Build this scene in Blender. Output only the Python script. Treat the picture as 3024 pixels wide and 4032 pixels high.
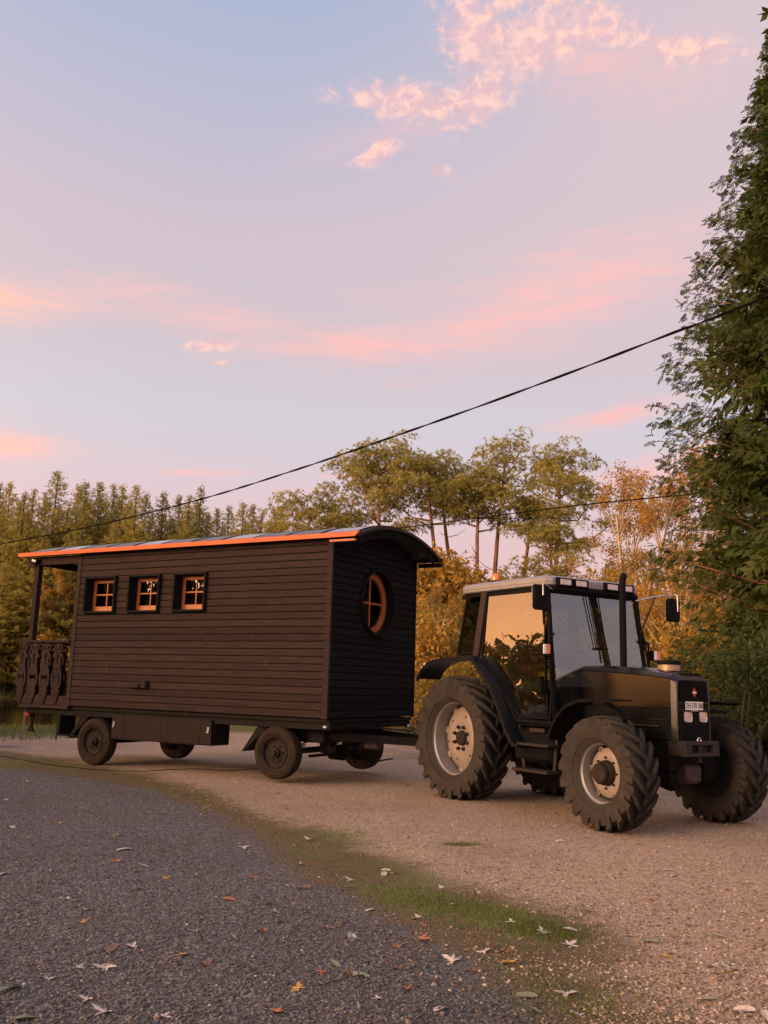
import bpy, bmesh, math, random
import numpy as np
from mathutils import Vector, Matrix, Euler
R = math.radians
rnd = random.Random(7)
SC = bpy.context.scene
COL = SC.collection
for o in list(bpy.data.objects):
    bpy.data.objects.remove(o)

# ---------------------------------------------------------------- camera
CAM_H = 1.42
cd = bpy.data.cameras.new('camera')
cam = bpy.data.objects.new('camera', cd)
COL.objects.link(cam)
cd.sensor_fit = 'VERTICAL'
cd.sensor_height = 36.0
cd.lens = 32.37
cd.clip_start = 0.1
cd.clip_end = 2000
cam.matrix_world = (Matrix.Translation((0, 0, CAM_H)) @ Matrix.Rotation(math.pi / 2 + 0.1873, 4, 'X')
                    @ Matrix.Rotation(0.0292, 4, 'Z'))
SC.camera = cam
SC.render.resolution_x, SC.render.resolution_y = 768, 1024
SC.view_settings.view_transform = 'Standard'
SC.view_settings.look = 'None'
SC.view_settings.exposure = 0.40
SC.view_settings.gamma = 1.0

# ---------------------------------------------------------------- node helper
class NT:
    def __init__(s, nt):
        s.nt = nt
    def node(s, typ, **kw):
        n = s.nt.nodes.new(typ)
        for k, v in kw.items():
            setattr(n, k, v)
        return n
    def put(s, sock, v):
        if isinstance(v, bpy.types.NodeSocket):
            s.nt.links.new(v, sock)
        elif v is not None:
            if hasattr(sock.default_value, '__len__') and isinstance(v, (tuple, list)):
                n = len(sock.default_value)
                v = tuple(v)
                sock.default_value = (v + (1.0,))[:n] if len(v) < n else v[:n]
            else:
                sock.default_value = v
    def m(s, op, a, b=None, c=None, clamp=False):
        n = s.node('ShaderNodeMath', operation=op, use_clamp=clamp)
        s.put(n.inputs[0], a)
        if b is not None: s.put(n.inputs[1], b)
        if c is not None: s.put(n.inputs[2], c)
        return n.outputs[0]
    def sstep(s, x, a, b):
        n = s.node('ShaderNodeMapRange', interpolation_type='SMOOTHSTEP')
        s.put(n.inputs[0], x)
        n.inputs[1].default_value = a; n.inputs[2].default_value = b
        n.inputs[3].default_value = 0; n.inputs[4].default_value = 1
        return n.outputs[0]
    def lerp(s, x, a, b, c, d):
        n = s.node('ShaderNodeMapRange')
        s.put(n.inputs[0], x)
        for i, v in enumerate((a, b, c, d)): n.inputs[i + 1].default_value = v
        return n.outputs[0]
    def mix(s, f, a, b, mode='MIX'):
        n = s.node('ShaderNodeMix', data_type='RGBA', blend_type=mode)
        s.put(n.inputs[0], f); s.put(n.inputs[6], a); s.put(n.inputs[7], b)
        return n.outputs[2]
    def noise(s, vec, scale, detail=4, rough=0.55, dist=0.0):
        n = s.node('ShaderNodeTexNoise')
        s.put(n.inputs['Vector'], vec)
        n.inputs['Scale'].default_value = scale
        n.inputs['Detail'].default_value = detail
        n.inputs['Roughness'].default_value = rough
        n.inputs['Distortion'].default_value = dist
        return n.outputs['Fac'], n.outputs['Color']
    def mapping(s, vec, loc=(0, 0, 0), rot=(0, 0, 0), scale=(1, 1, 1)):
        n = s.node('ShaderNodeMapping')
        s.put(n.inputs['Vector'], vec)
        n.inputs['Location'].default_value = loc
        n.inputs['Rotation'].default_value = rot
        n.inputs['Scale'].default_value = scale
        return n.outputs[0]
    def xyz(s, x, y, z):
        n = s.node('ShaderNodeCombineXYZ')
        s.put(n.inputs[0], x); s.put(n.inputs[1], y); s.put(n.inputs[2], z)
        return n.outputs[0]
    def ramp(s, f, stops):
        n = s.node('ShaderNodeValToRGB')
        s.put(n.inputs[0], f)
        cr = n.color_ramp
        while len(cr.elements) < len(stops): cr.elements.new(0.5)
        for e, (p, c) in zip(cr.elements, stops):
            e.position = p; e.color = tuple(c) + (1.0,)
        return n.outputs[0]

# ---------------------------------------------------------------- sky
W = bpy.data.worlds.new('World')
SC.world = W
W.use_nodes = True
W.node_tree.nodes.clear()
n = NT(W.node_tree)
dirv = n.node('ShaderNodeTexCoord').outputs['Generated']
sep = n.node('ShaderNodeSeparateXYZ'); n.put(sep.inputs[0], dirv)
dx, dy, dz = sep.outputs
el = n.m('MULTIPLY', n.m('ARCSINE', dz), 57.29578)
az = n.m('MULTIPLY', n.m('ARCTAN2', dx, dy), 57.29578)
SKY = [(-10, (.52, .38, .38)), (0, (.74, .48, .48)), (7, (.76, .51, .51)), (12, (.70, .56, .60)),
       (16, (.62, .585, .65)), (21, (.61, .53, .58)), (27, (.60, .505, .57)), (32, (.51, .485, .60)), (39, (.40, .45, .61)),
       (55, (.27, .37, .60)), (90, (.20, .31, .55))]
sky = n.ramp(n.lerp(el, -10, 90, 0, 1), [((e + 10) / 100, c) for e, c in SKY])
# the right of the view is hazier and pinker, the left clearer and bluer
side = n.sstep(n.m('ADD', az, n.m('MULTIPLY', el, -0.5)), -28, 8)
sky = n.mix(n.m('MULTIPLY', side, n.sstep(el, 14, 24)), sky, (.66, .53, .575))
# after-sunset glow low in the west (to the left of the view)
hl = n.m('MAXIMUM', n.m('SQRT', n.m('ADD', n.m('MULTIPLY', dx, dx), n.m('MULTIPLY', dy, dy))), 0.001)
wd = n.m('DIVIDE', n.m('ADD', n.m('MULTIPLY', dx, -0.985), n.m('MULTIPLY', dy, -0.17)), hl)
wl = n.m('POWER', n.m('MAXIMUM', wd, 0.0), 4.0)
up = n.m('MAXIMUM', el, 0.0)
g1 = n.m('MULTIPLY', wl, n.m('EXPONENT', n.m('DIVIDE', up, -13.0)))
g2 = n.m('MULTIPLY', n.m('POWER', n.m('MAXIMUM', wd, 0.0), 2.0), n.m('EXPONENT', n.m('DIVIDE', up, -22.0)))
above = n.sstep(el, -2.0, 0.5)
glow = n.mix(1.0, n.mix(1.0, (0, 0, 0), (6.9, 2.35, 0.26), 'ADD'), n.xyz(g1, g1, g1), 'MULTIPLY')
glow2 = n.mix(1.0, (1.3, 0.66, 0.32), n.xyz(g2, g2, g2), 'MULTIPLY')
# clouds: ragged patches set out by azimuth and elevation (degrees)
p2 = n.xyz(az, el, 0.0)
f1, c1 = n.noise(n.mapping(p2, scale=(.16, .30, 1)), 1.0, 7, .62, .25)
f2, c2 = n.noise(n.mapping(p2, loc=(11, 3, 0), scale=(.9, 1.25, 1)), 1.0, 6, .62, .4)
f3, c3 = n.noise(n.mapping(p2, loc=(4, 7, 0), rot=(0, 0, R(-9)), scale=(.10, .55, 1)), 1.0, 5, .55, .2)
def blob(a0, e0, sx, sy, rot, amp, f, lo=0.0, hi=0.55):
    ca, sa = math.cos(R(rot)), math.sin(R(rot))
    da = n.m('SUBTRACT', az, a0); de = n.m('SUBTRACT', el, e0)
    u = n.m('DIVIDE', n.m('ADD', n.m('MULTIPLY', da, ca), n.m('MULTIPLY', de, sa)), sx)
    v = n.m('DIVIDE', n.m('ADD', n.m('MULTIPLY', da, -sa), n.m('MULTIPLY', de, ca)), sy)
    r = n.m('SQRT', n.m('ADD', n.m('MULTIPLY', u, u), n.m('MULTIPLY', v, v)))
    g = n.m('ADD', n.m('SUBTRACT', 1.0, r), n.m('MULTIPLY', n.m('SUBTRACT', f, 0.5), amp))
    return n.sstep(g, lo, hi)
def mx(*a):
    o = a[0]
    for b in a[1:]: o = n.m('MAXIMUM', o, b)
    return o
fm = n.m('ADD', n.m('MULTIPLY', f2, .6), n.m('MULTIPLY', f1, .4))
puffs = mx(blob(5.4, 38.0, 3.9, 3.1, -35, 2.5, fm, 0, .85), blob(9.8, 37.6, 5.4, 2.6, 20, 2.5, fm, 0, .9),
           blob(13.4, 38.3, 4.6, 1.9, -12, 2.6, fm, .05, 1.0), blob(18.6, 36.5, 5.4, 1.1, -13, 2.4, fm, .05, .9),
           blob(1.2, 34.75, 7.4, 1.35, -3, 2.2, fm, 0, .8), blob(5.6, 35.0, 4.2, 1.9, 22, 2.2, fm, 0, .8),
           blob(-1.2, 32.0, 2.3, .95, 25, 2.4, fm, .1, .85), blob(3.2, 31.0, 2.2, .7, -12, 2.2, fm, .25, 1.2),
           blob(-11.6, 20.25, 2.5, .55, 8, 1.6, fm, .1, .8), blob(-10.7, 19.3, 1.3, .22, 6, 1.4, fm, .1, .8),
           blob(10.2, 40.2, 7.0, 2.0, 0, 2.7, fm, .1, .8))
soft = mx(n.m('MULTIPLY', blob(13.5, 36.2, 11, 3.2, -12, 1.8, fm, -.1, 1.5), .75), n.m('MULTIPLY', blob(0, 33.2, 9, 1.6, 14, 1.9, fm, 0, 1.5), .55), n.m('MULTIPLY', blob(-25, 21.5, 9, 2.1, 4, 1.4, f3, -.1, 1.1), 1.0), n.m('MULTIPLY', blob(-14, 22.2, 12, 1.9, -3, 2.0, f3, -.1, 1.3), .85),
          n.m('MULTIPLY', blob(9, 23.2, 17, 3.6, 12, 2.0, f3, -.1, 1.3), 1.0), n.m('MULTIPLY', blob(-1, 20.9, 12, 1.8, 3, 2.0, f3, -.1, 1.3), .85),
          blob(13.9, 16.4, 5.6, 1.0, 10, 1.6, f3, -.05, 1.1), blob(17.5, 13.5, 6.5, 1.3, 9, 1.6, f3, -.05, 1.1),
          n.m('MULTIPLY', blob(-22.5, 13.2, 7, 1.2, 3, 1.5, f3, -.05, 1.0), 1.0), n.m('MULTIPLY', blob(-11.5, 12.6, 4.5, .35, 3, 1.2, f3, 0, .9), .8),
          n.m('MULTIPLY', blob(-2.5, 12.9, 2.5, .3, 3, 1.2, f3, 0, .9), .7), n.m('MULTIPLY', blob(-5, 11.9, 3.5, .3, 3, 1.2, f3, 0, .9), .5))
# the same kind of streaks over the rest of the sky
fg, _ = n.noise(n.mapping(dirv, scale=(1.6, 1.6, 7.5)), 1.0, 5, .55, .3)
outside = n.sstep(n.m('ABSOLUTE', az), 27, 40)
soft = mx(soft, n.m('MULTIPLY', n.m('MULTIPLY', n.sstep(fg, .5, .72), outside), .7))
f4, _ = n.noise(n.mapping(p2, loc=(2, 9, 0), rot=(0, 0, R(-8)), scale=(.22, 1.5, 1)), 1.0, 6, .6, .5)
soft = n.m('MULTIPLY', soft, n.m('ADD', .58, n.m('MULTIPLY', n.sstep(f4, .34, .66), .70)), clamp=True)
soft = n.m('MULTIPLY', soft, n.sstep(el, 1.0, 7.0))
warm = n.sstep(wd, -0.1, 0.75)
ccol = n.mix(warm, (.92, .52, .50), (1.12, .62, .42))
cl = n.mix(soft, sky, ccol)
pcol = n.mix(n.sstep(f2, .42, .66), (.80, .50, .53), (1.10, .67, .55))
cl = n.mix(n.m('MULTIPLY', puffs, .82), cl, pcol)
cl = n.mix(n.m('MULTIPLY', n.m('MULTIPLY', wl, n.m('EXPONENT', n.m('DIVIDE', up, -20.0))), .9), cl, (1.0, .48, .14))
tot = n.mix(above, cl, n.mix(1.0, n.mix(1.0, cl, glow, 'ADD'), glow2, 'ADD'))
bg = n.node('ShaderNodeBackground'); n.put(bg.inputs[0], tot); bg.inputs[1].default_value = 0.82
out = n.node('ShaderNodeOutputWorld'); W.node_tree.links.new(bg.outputs[0], out.inputs[0])
W.cycles.sampling_method = 'MANUAL'
W.cycles.sample_map_resolution = 1024

# ---------------------------------------------------------------- sun: a weak, wide, warm glow from the low western sky
sl = bpy.data.lights.new('sun', 'SUN')
sun = bpy.data.objects.new('sun', sl)
COL.objects.link(sun)
sl.energy = 3.4
sl.color = (1.0, 0.69, 0.41)
sl.angle = R(34)
sun_from = Vector((-0.82, -0.53, 0.165)).normalized()
sun.rotation_euler = sun_from.to_track_quat('Z', 'Y').to_euler()
sun.location = (-30, -12, 20)

# ---------------------------------------------------------------- materials
MATS = {}
def new_mat(name):
    m = bpy.data.materials.new(name); m.use_nodes = True
    m.node_tree.nodes.clear()
    return m, NT(m.node_tree)
def finish(m, t, shader, disp=None):
    o = t.node('ShaderNodeOutputMaterial')
    t.nt.links.new(shader, o.inputs[0])
    return m
def pbr(name, c1, c2=None, rough=.6, metal=0.0, nscale=6.0, stretch=(1, 1, 1), bump=0.0, bscale=40.0, coat=0.0, spec=.5,
        rough2=None, dust=None, dscale=3.0, damt=(.5, .75), ovar=0.0):
    """object-space noise between two colours, fine bump, optional dust patches"""
    m, t = new_mat(name)
    ob = t.node('ShaderNodeTexCoord').outputs['Object']
    vec = t.mapping(ob, scale=stretch)
    oi = t.node('ShaderNodeObjectInfo').outputs['Random']
    vec = t.xyz(*[t.m('ADD', o, t.m('MULTIPLY', oi, 7.0)) for o in _sep(t, vec)])
    f, _ = t.noise(vec, nscale, 5, .6)
    c2 = c2 or tuple(x * .7 for x in c1)
    col = t.mix(t.sstep(f, .32, .68), c1, c2)
    if ovar: col = t.mix(1.0, col, t.xyz(*[t.lerp(oi, 0, 1, 1 - ovar, 1 + ovar)] * 3), 'MULTIPLY')
    p = t.node('ShaderNodeBsdfPrincipled')
    if dust:
        fd, _ = t.noise(ob, dscale, 6, .65)
        col = t.mix(t.sstep(fd, *damt), col, dust)
    t.put(p.inputs['Base Color'], col)
    if rough2 is not None:
        fr, _ = t.noise(vec, nscale * 2.3, 4, .6)
        t.put(p.inputs['Roughness'], t.lerp(fr, .3, .7, rough, rough2))
    else:
        p.inputs['Roughness'].default_value = rough
    p.inputs['Metallic'].default_value = metal
    p.inputs['Specular IOR Level'].default_value = spec
    p.inputs['Coat Weight'].default_value = coat
    p.inputs['Coat Roughness'].default_value = .12
    if bump:
        fb, _ = t.noise(vec, bscale, 4, .6)
        b = t.node('ShaderNodeBump'); b.inputs['Strength'].default_value = bump; b.inputs['Distance'].default_value = .01
        t.put(b.inputs['Height'], fb); t.put(p.inputs['Normal'], b.outputs[0])
    MATS[name] = finish(m, t, p.outputs[0])
    return m
def _sep(t, v):
    s_ = t.node('ShaderNodeSeparateXYZ'); t.put(s_.inputs[0], v)
    return s_.outputs[0], s_.outputs[1], s_.outputs[2]
def glass(name, tint, refl=1.0, add=0.0, rough=.01):
    m, t = new_mat(name)
    tr = t.node('ShaderNodeBsdfTransparent'); t.put(tr.inputs[0], tint)
    gl = t.node('ShaderNodeBsdfGlossy'); gl.inputs['Roughness'].default_value = rough
    fr = t.node('ShaderNodeFresnel'); t.put(fr.inputs[0], t.lerp(t.node('ShaderNodeNewGeometry').outputs['Backfacing'], 0, 1, 1.5, 1 / 1.5))
    ob = t.node('ShaderNodeTexCoord').outputs['Object']
    fb, _ = t.noise(ob, 1.7, 2, .5)
    b = t.node('ShaderNodeBump'); b.inputs['Strength'].default_value = .12; b.inputs['Distance'].default_value = .03
    t.put(b.inputs['Height'], fb); t.put(gl.inputs['Normal'], b.outputs[0])
    f = t.m('ADD', t.m('MULTIPLY', fr.outputs[0], refl), add, clamp=True)
    mi = t.node('ShaderNodeMixShader'); t.put(mi.inputs[0], f)
    t.nt.links.new(tr.outputs[0], mi.inputs[1]); t.nt.links.new(gl.outputs[0], mi.inputs[2])
    MATS[name] = finish(m, t, mi.outputs[0])
    return m
def leafmat(name, ca, cb, cc=None, trans=.35, rough=.6):
    """leaf colour varies leaf by leaf (tint attribute) and plant by plant"""
    m, t = new_mat(name)
    at = t.node('ShaderNodeAttribute', attribute_name='tint').outputs['Fac']
    oi = t.node('ShaderNodeObjectInfo').outputs['Random']
    col = t.mix(at, ca, cb)
    if cc: col = t.mix(t.m('MULTIPLY', oi, .55), col, cc)
    p = t.node('ShaderNodeBsdfPrincipled'); t.put(p.inputs['Base Color'], col); p.inputs['Roughness'].default_value = rough
    p.inputs['Specular IOR Level'].default_value = .25
    tl = t.node('ShaderNodeBsdfTranslucent'); t.put(tl.inputs[0], col)
    mi = t.node('ShaderNodeMixShader'); mi.inputs[0].default_value = trans
    t.nt.links.new(p.outputs[0], mi.inputs[1]); t.nt.links.new(tl.outputs[0], mi.inputs[2])
    MATS[name] = finish(m, t, mi.outputs[0])
    return m

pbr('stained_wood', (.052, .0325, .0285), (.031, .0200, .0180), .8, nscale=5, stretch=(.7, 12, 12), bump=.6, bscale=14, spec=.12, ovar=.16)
pbr('black_shaded_wood', (.0165, .0160, .0165), (.0115, .0115, .012), .8, nscale=5, stretch=(2, 2, 8), bump=.3, spec=.10, ovar=.2)  # near-black wood; on the front wall its darkness is painted shade
pbr('orange_wood', (.50, .155, .045), (.40, .115, .032), .5, nscale=9, stretch=(2, 6, 1.2), bump=.08)
pbr('copper', (.56, .115, .035), (.44, .085, .026), .5, metal=.15, spec=.3, nscale=4, stretch=(.6, 3, 3), bump=.05)
pbr('roof_sheet', (.10, .095, .10), (.06, .058, .06), .35, metal=.3, nscale=2.5, bump=.05)
pbr('roof_panel', (.03, .03, .035), (.02, .02, .024), .16, nscale=2, coat=.5)
pbr('chassis_black', (.014, .012, .0115), (.009, .008, .008), .75, nscale=7, bump=.2, spec=.15, dust=(.028, .021, .017), dscale=5, damt=(.55, .8))
pbr('box_brown', (.024, .0145, .0125), (.019, .012, .0105), .7, nscale=5, bump=.1, spec=.15)
pbr('old_tyre', (.040, .028, .021), (.028, .020, .016), .9, nscale=10, bump=.3, bscale=60, dust=(.062, .043, .031), dscale=6, spec=.1)
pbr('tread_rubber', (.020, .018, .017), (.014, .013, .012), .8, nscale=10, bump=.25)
pbr('rim_silver', (.25, .235, .23), (.20, .19, .185), .42, metal=.25, nscale=5, bump=.05, dust=(.22, .15, .10), dscale=5, damt=(.55, .85))
pbr('disc_silver', (.32, .26, .22), (.26, .21, .175), .5, metal=.1, nscale=4, bump=.06, dust=(.26, .17, .10), dscale=6, damt=(.55, .85))
pbr('hub_dark', (.034, .024, .019), (.018, .014, .012), .75, spec=.2, nscale=12, bump=.4, bscale=30)
pbr('black_paint', (.012, .011, .011), (.010, .009, .009), .22, nscale=4, coat=1.0, spec=.6, bump=.0)
pbr('hood_paint', (.009, .006, .004), (.008, .005, .004), .24, nscale=4, coat=.55, spec=.35, dust=(.02, .015, .011), dscale=5, damt=(.5, .9))
pbr('blue_black_paint', (.008, .010, .014), (.007, .008, .011), .35, nscale=4, coat=.08, spec=.25, dust=(.013, .011, .010), dscale=4, damt=(.6, .9))
pbr('black_plastic', (.0075, .007, .0075), (.006, .006, .0065), .70, spec=.09, nscale=9, bump=.12, bscale=80)
pbr('cab_trim_brown', (.036, .024, .020), (.028, .019, .016), .5, nscale=6, spec=.3)
pbr('roof_silver', (.29, .275, .28), (.26, .245, .25), .38, metal=.1, nscale=3, bump=.02, dust=(.22, .19, .17), dscale=3, damt=(.55, .9))
pbr('grey_cloth', (.09, .095, .09), (.07, .075, .07), .9, nscale=12, bump=.2)
pbr('red_cloth', (.30, .10, .06), (.24, .08, .05), .9, nscale=12, bump=.2)
pbr('rusty_steel', (.050, .028, .022), (.030, .019, .016), .7, nscale=9, bump=.3)
pbr('bumper_brown', (.034, .024, .022), (.026, .019, .018), .6, nscale=6, bump=.12, spec=.25)
pbr('bright_metal', (.62, .58, .54), (.5, .47, .43), .28, metal=.8, nscale=6)
pbr('brass_filter', (.42, .30, .20), (.34, .24, .16), .4, metal=.3, nscale=6)
pbr('white_plate', (.80, .77, .74), (.74, .71, .68), .45, nscale=5)
pbr('plate_black', (.015, .013, .013), None, .5)
pbr('badge_red', (.55, .02, .015), None, .4)
pbr('orange_lens', (.85, .22, .02), (.7, .16, .01), .18, coat=1.0, nscale=20)
pbr('white_lens', (.80, .76, .72), (.7, .66, .62), .2, coat=1.0)
pbr('red_lens', (.6, .05, .02), None, .2, coat=1.0)
pbr('lamp_glass', (.66, .58, .52), (.56, .48, .42), .15, metal=.55, nscale=14, bump=.5, bscale=24, coat=1.0)
pbr('pine_bark', (.30, .145, .085), (.15, .075, .05), .9, nscale=5, stretch=(1, 1, .3), bump=.6, bscale=12)
pbr('grey_bark', (.11, .085, .06), (.06, .048, .036), .9, nscale=5, stretch=(1, 1, .3), bump=.5, bscale=12)
pbr('birch_bark', (.55, .42, .30), (.34, .24, .16), .8, nscale=6, stretch=(1, 1, .4), bump=.3)
pbr('cable_black', (.007, .0065, .0065), None, .9, spec=.05)
pbr('stake_pale', (.32, .26, .2), None, .8)
pbr('chalk_mark', (.13, .11, .10), None, .9)
glass('window_glass', (.55, .55, .55), 1.0, .0)
glass('door_glass', (.40, .46, .40), 2.0, .12)
glass('screen_glass', (.58, .62, .60), 2.0, .16)
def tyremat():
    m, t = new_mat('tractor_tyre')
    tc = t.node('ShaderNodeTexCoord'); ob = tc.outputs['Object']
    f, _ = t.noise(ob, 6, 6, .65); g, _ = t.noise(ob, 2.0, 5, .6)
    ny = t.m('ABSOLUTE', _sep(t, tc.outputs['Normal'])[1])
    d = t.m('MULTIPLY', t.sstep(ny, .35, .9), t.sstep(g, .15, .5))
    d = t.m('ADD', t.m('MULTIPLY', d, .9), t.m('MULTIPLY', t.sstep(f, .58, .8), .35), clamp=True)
    col = t.mix(d, t.mix(f, (.011, .010, .010), (.019, .017, .0165)), t.mix(t.sstep(f, .3, .7), (.040, .033, .028), (.058, .047, .039)))  # dried mud on the sidewalls; the darker tread has its shade put into the colour
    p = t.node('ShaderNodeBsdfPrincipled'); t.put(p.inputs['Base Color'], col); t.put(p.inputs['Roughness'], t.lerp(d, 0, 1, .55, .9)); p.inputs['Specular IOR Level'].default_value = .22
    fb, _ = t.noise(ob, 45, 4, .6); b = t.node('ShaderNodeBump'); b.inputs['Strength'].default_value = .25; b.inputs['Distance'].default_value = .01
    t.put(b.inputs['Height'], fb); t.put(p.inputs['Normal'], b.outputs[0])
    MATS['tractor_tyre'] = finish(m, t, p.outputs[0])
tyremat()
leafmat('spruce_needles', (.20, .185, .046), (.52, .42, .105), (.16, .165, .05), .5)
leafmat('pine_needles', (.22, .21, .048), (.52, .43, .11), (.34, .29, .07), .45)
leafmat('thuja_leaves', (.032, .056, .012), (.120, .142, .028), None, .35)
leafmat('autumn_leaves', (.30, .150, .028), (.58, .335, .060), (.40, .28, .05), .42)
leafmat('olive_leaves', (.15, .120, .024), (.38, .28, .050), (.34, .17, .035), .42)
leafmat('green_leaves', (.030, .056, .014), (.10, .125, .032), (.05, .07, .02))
leafmat('grass_blades', (.09, .12, .022), (.22, .24, .065), None)

# ---------------------------------------------------------------- mesh helpers
class MB:
    def __init__(s):
        s.v = []; s.f = []
    def add(s, vs, fs, M=None):
        b = len(s.v)
        for p in vs:
            p = Vector(p)
            s.v.append(tuple(M @ p) if M is not None else tuple(p))
        s.f += [tuple(b + i for i in f) for f in fs]
        return s
    def box(s, lo, hi, bev=0.0, M=None):
        x0, y0, z0 = lo; x1, y1, z1 = hi
        if bev <= 0:
            vs = [(x, y, z) for z in (z0, z1) for y in (y0, y1) for x in (x0, x1)]
            return s.add(vs, [(0, 2, 3, 1), (4, 5, 7, 6), (0, 1, 5, 4), (2, 6, 7, 3), (0, 4, 6, 2), (1, 3, 7, 5)], M)
        bm = bmesh.new()
        bmesh.ops.create_cube(bm, size=1.0)
        for v in bm.verts:
            v.co = Vector(((x0 + x1) / 2 + v.co.x * (x1 - x0), (y0 + y1) / 2 + v.co.y * (y1 - y0), (z0 + z1) / 2 + v.co.z * (z1 - z0)))
        bmesh.ops.bevel(bm, geom=bm.edges[:], offset=bev, segments=1, affect='EDGES', profile=.5)
        bm.verts.index_update()
        s.add([v.co.copy() for v in bm.verts], [[v.index for v in f.verts] for f in bm.faces], M)
        bm.free()
        return s
    def prism(s, poly, a, b, fn):
        """polygon poly (list of 2D) extruded between depths a and b; fn(u, v, d) -> 3D"""
        k = len(poly)
        vs = [fn(u, v, a) for u, v in poly] + [fn(u, v, b) for u, v in poly]
        fs = [tuple(range(k))[::-1], tuple(range(k, 2 * k))] + [(i, (i + 1) % k, k + (i + 1) % k, k + i) for i in range(k)]
        return s.add(vs, fs)
    def tube(s, path, r, nseg=8, cap=True):
        P = [Vector(p) for p in path]
        rr = r if isinstance(r, (list, tuple)) else [r] * len(P)
        vs = []; fs = []
        up = None
        for i, p in enumerate(P):
            t = ((P[min(i + 1, len(P) - 1)] - P[max(i - 1, 0)])).normalized()
            if up is None:
                up = Vector((0, 0, 1)) if abs(t.z) < .9 else Vector((1, 0, 0))
            a = (up - t * up.dot(t)).normalized(); up = a
            c = t.cross(a)
            for j in range(nseg):
                th = 2 * math.pi * j / nseg
                vs.append(p + (a * math.cos(th) + c * math.sin(th)) * rr[i])
        for i in range(len(P) - 1):
            for j in range(nseg):
                k = (j + 1) % nseg
                fs.append((i * nseg + j, i * nseg + k, (i + 1) * nseg + k, (i + 1) * nseg + j))
        if cap:
            fs.append(tuple(range(nseg))[::-1]); fs.append(tuple(range((len(P) - 1) * nseg, len(P) * nseg)))
        return s.add(vs, fs)
    def lathe(s, prof, nseg=32, axis='y', M=None, closed=False, a0=0.0, a1=2 * math.pi):
        """prof = [(radius, height along the axis)]"""
        full = abs(a1 - a0 - 2 * math.pi) < 1e-6
        cnt = nseg if full else nseg + 1
        vs = []; fs = []
        for r, h in prof:
            for j in range(cnt):
                th = a0 + (a1 - a0) * j / nseg
                c, d = r * math.cos(th), r * math.sin(th)
                vs.append((c, h, d) if axis == 'y' else ((c, d, h) if axis == 'z' else (h, c, d)))
        m = len(prof)
        for i in range(m if closed else m - 1):
            i2 = (i + 1) % m
            for j in range(nseg):
                k = (j + 1) % cnt
                fs.append((i * cnt + j, i * cnt + k, i2 * cnt + k, i2 * cnt + j))
        return s.add(vs, fs, M)
    def strip(s, A, B):
        k = len(A)
        return s.add(list(A) + list(B), [(i, i + 1, k + i + 1, k + i) for i in range(k - 1)])
    def mesh(s, name, mat, smooth=None):
        me = bpy.data.meshes.new(name)
        me.from_pydata(s.v, [], s.f)
        bm = bmesh.new(); bm.from_mesh(me)
        bmesh.ops.recalc_face_normals(bm, faces=bm.faces[:])
        bm.to_mesh(me); bm.free()
        if mat: me.materials.append(MATS[mat])
        if smooth:
            me.shade_smooth(); me.set_sharp_from_angle(angle=R(smooth))
        return me
    def build(s, name, mat, parent=None, smooth=None, **kw):
        return link(name, s.mesh(name, mat, smooth), parent, **kw)

def link(name, me, parent=None, loc=None, rot=None, scale=None, **kw):
    o = bpy.data.objects.new(name, me); COL.objects.link(o)
    if parent is not None: o.parent = parent
    if loc is not None: o.location = loc
    if rot is not None: o.rotation_euler = rot
    if scale is not None: o.scale = scale if hasattr(scale, '__len__') else (scale,) * 3
    for k, v in kw.items(): o[k] = v
    return o
def thing(name, label, cat, loc=(0, 0, 0), rz=0.0, group=None, scale=None):
    o = link(name, None, None, loc, (0, 0, rz), scale, label=label, category=cat)
    if group: o['group'] = group
    return o
def copy_tree(o, parent=None):
    c = o.copy(); COL.objects.link(c); c.parent = parent
    for ch in list(o.children): copy_tree(ch, c)
    return c
def thick(prof, w):
    """open 2D polyline -> closed outline of thickness w (offset to its left)"""
    P = [Vector(p) for p in prof]; off = []
    for i, p in enumerate(P):
        t = (P[min(i + 1, len(P) - 1)] - P[max(i - 1, 0)]).normalized()
        off.append(p + Vector((-t.y, t.x)) * w)
    return [tuple(p) for p in P] + [tuple(p) for p in off[::-1]]
def sheet(mb, prof, w, a, b, fn):
    """bent sheet: 2D profile of thickness w swept from depth a to depth b (quads only)"""
    P = thick(prof, w); k = len(prof)
    V = [fn(u, v, a) for u, v in P] + [fn(u, v, b) for u, v in P]
    m = 2 * k; F = []
    for i in range(k - 1):
        F += [(i, i + 1, m + i + 1, m + i), (k + i, k + i + 1, m + k + i + 1, m + k + i)]
        F += [(i, m - 1 - i, m - 2 - i, i + 1), (m + i, m + i + 1, 2 * m - 2 - i, 2 * m - 1 - i)]
    F += [(0, m, 2 * m - 1, m - 1), (k - 1, k, m + k, m + k - 1)]
    return mb.add(V, F)
def holed(name, outline, holes, depth, fn):
    """flat board with cut-outs; fn(u, v, d) -> 3D"""
    cu = bpy.data.curves.new(name, 'CURVE'); cu.dimensions = '2D'; cu.fill_mode = 'BOTH'; cu.extrude = depth / 2
    for poly in [outline] + holes:
        sp = cu.splines.new('POLY'); sp.points.add(len(poly) - 1); sp.use_cyclic_u = True
        for p, q in zip(sp.points, poly): p.co = (q[0], q[1], 0, 1)
    o = bpy.data.objects.new(name, cu); COL.objects.link(o)
    dg = bpy.context.evaluated_depsgraph_get()
    me = bpy.data.meshes.new_from_object(o.evaluated_get(dg))
    bpy.data.objects.remove(o); bpy.data.curves.remove(cu)
    for v in me.vertices: v.co = fn(v.co.x, v.co.y, v.co.z)
    me.materials.clear()
    return me
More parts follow.
